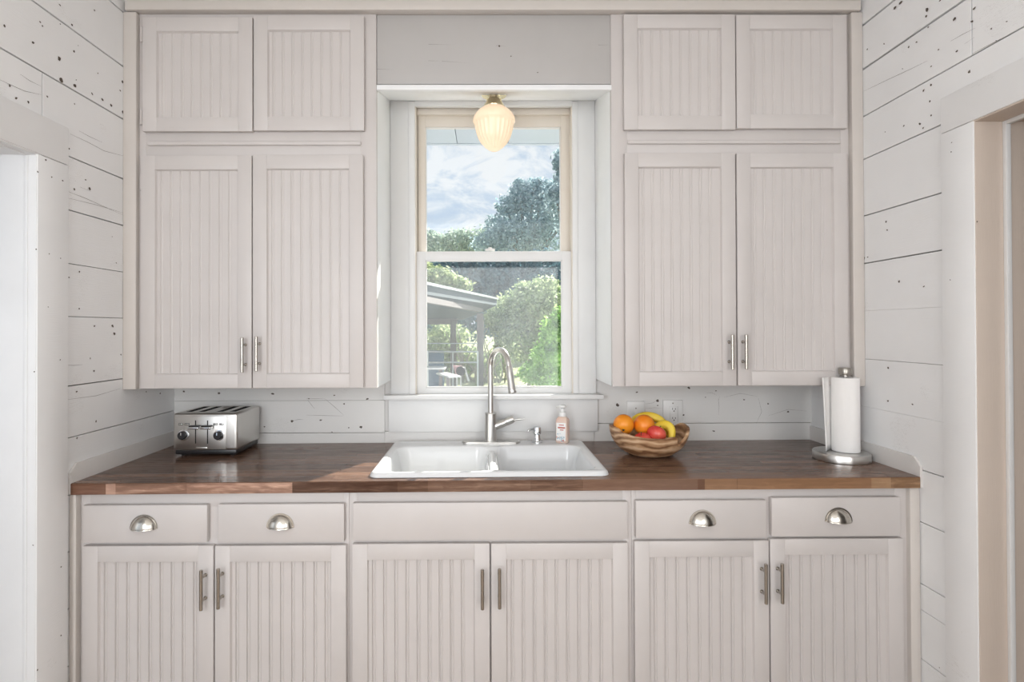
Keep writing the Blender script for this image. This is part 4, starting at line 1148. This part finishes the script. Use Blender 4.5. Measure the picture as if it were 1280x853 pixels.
mb = MB(); mb.lathe([(.215, z1-.015), (.22, z1+.012), (.19, z1+.014), (.185, z1+.002)], (c.x, 12.5, 0), 24); mb.done('lid', M['bluep'], root)
# picnic bench
c = aty(545, 459, 9.6); root = empty('garden_bench', (c.x, 9.6, gz(9.6)), 'pale plank garden bench with a lower seat by the gate', 'bench')
mb = MB(); mb.box(c.x-.30, c.x+.17, 9.4, 9.85, c.z-.03, c.z, .004); mb.done('table_top', M['white'], root)
c2 = aty(560, 469, 9.2); mb = MB(); mb.beam(c2+V((-.13, .35, .0)), c2+V((.13, -.35, 0)), .2, .03); mb.done('seat', M['white'], root)
for xx, yy, zz in ((c.x-.2, 9.6, c.z-.03), (c.x+.08, 9.6, c.z-.03), (c2.x, 9.2, c2.z-.015)):
    mb = MB(); mb.box(xx-.03, xx+.03, yy-.03, yy+.03, gz(yy)-.05, zz); mb.done('leg', M['oldwood'], root)
# small pink cart with a leaning handle
c = aty(574, 468, 10.0); root = empty('garden_cart', (c.x, 10, gz(10)), 'small faded pink garden cart beside the pale bench', 'cart')
zk = aty(572, 470, 10).z
mb = MB(); mb.prism([(c.x-.11, aty(570,457,10).z), (c.x+.05, aty(570,458,10).z), (c.x+.03, zk), (c.x-.05, zk)], 'Y', 9.9, 10.15); mb.done('tray', M['pink'], root)
mb = MB(); q0_, q1_ = aty(580, 459, 9.9), aty(586, 477, 9.9); mb.tube([q0_, q1_], .018, 8); mb.done('handle', M['white'], root)
mb = MB(); wc = aty(576, 464, 9.85); mb.lathe([(.03, 9.82), (.075, 9.82), (.085, 9.84), (.085, 9.88), (.075, 9.9), (.03, 9.9)], (wc.x, 0, wc.z), 20, 0, 'Y'); mb.done('wheel', M['black'], root)
mb = MB()
for dx in (-.04, .03): mb.box(c.x+dx-.012, c.x+dx+.012, 9.98, 10.02, gz(10)-.05, zk+.02)
mb.done('stand', M['white'], root)

# ------------------------------------------------------------------ camera
cam = bpy.data.cameras.new('camera'); co = bpy.data.objects.new('camera', cam); C.objects.link(co)
cam.sensor_width = 36; cam.lens = F/1280*36; cam.clip_start = .02; cam.clip_end = 500
def axis(u, v):   # image-plane unit directions in world space
    c, s = math.cos(ROL), math.sin(ROL); return to_world(c*u + s*v, 0, -(-s*u + c*v))
ex, ey, ez = axis(1, 0), -axis(0, 1), -to_world(0, 1, 0)
co.matrix_world = Matrix(((ex.x, ey.x, ez.x, 0), (ex.y, ey.y, ez.y, 0), (ex.z, ey.z, ez.z, CZ), (0, 0, 0, 1)))
cam.shift_x = (640-CX)/1280; cam.shift_y = -(426.5-CY)/1280
bpy.context.scene.camera = co

# ------------------------------------------------------------------ light
sun = bpy.data.lights.new('sun', 'SUN'); sun.energy = 14; sun.angle = math.radians(.6); sun.color = (1.0,.93,.82)
so = bpy.data.objects.new('sun', sun); C.objects.link(so)
so.rotation_euler = V((-.523, -1, -.71)).to_track_quat('-Z', 'Y').to_euler(); so.location = (6, 14, 10)
def area(name, loc, target, sx, sy, energy, col):
    l = bpy.data.lights.new(name, 'AREA'); l.shape = 'RECTANGLE'; l.size = sx; l.size_y = sy; l.energy = energy; l.color = col
    o = bpy.data.objects.new(name, l); C.objects.link(o); o.location = loc
    o.rotation_euler = (V(target)-V(loc)).to_track_quat('-Z', 'Y').to_euler(); return o
area('rear_fill', (0, REAR+.02, 1.28), (0, 2, 1.20), 1.9, 1.9, 31, (1.0,.982,.965))  # added fill from behind the camera, no known window there
area('left_doorway_daylight', (XL-1.9, .3, 1.3), (0, 1.6, 1.2), 1.3, 1.7, 6, (.93,.96,1.0))
area('left_fill', (XL+.05, -.7, 1.5), (1.5, 1.5, 1.35), 1.2, 1.4, 54, (.91,.955,1.0))  # unseen lamp added to brighten the right wall, no window built here
area('right_fill', (XR-.05, -.9, 1.5), (-1.5, 1.3, 1.4), 1.2, 1.4, 32, (1.0,.985,.97))  # matching unseen lamp, added to lift the left wall
w = bpy.data.worlds.new('world'); bpy.context.scene.world = w; w.use_nodes = True
g = w.node_tree; t = NT.__new__(NT); t.t = g; t.b = None
bg = g.nodes['Background']
v = t.coord((1,1,2.2), kind='Generated')
n = t.noise(v, 7, 8, .66, .5)
col = t.ramp(n, [(.34, (.42,.58,.80)), (.47, (.66,.76,.88)), (.58, (.95,.97,1))])
t.l(col, bg.inputs['Color']); bg.inputs['Strength'].default_value = 1.0

sc = bpy.context.scene
sc.view_settings.view_transform = 'Standard'; sc.view_settings.look = 'None'; sc.view_settings.gamma = 1; sc.view_settings.use_curve_mapping = False
sc.view_settings.exposure = 0.0
sc.cycles.use_denoising = True
sc.cycles.max_bounces = 10; sc.cycles.diffuse_bounces = 6; sc.cycles.transparent_max_bounces = 12
sc.cycles.sample_clamp_indirect = 6.0
sc.cycles.caustics_reflective = False; sc.cycles.caustics_refractive = False
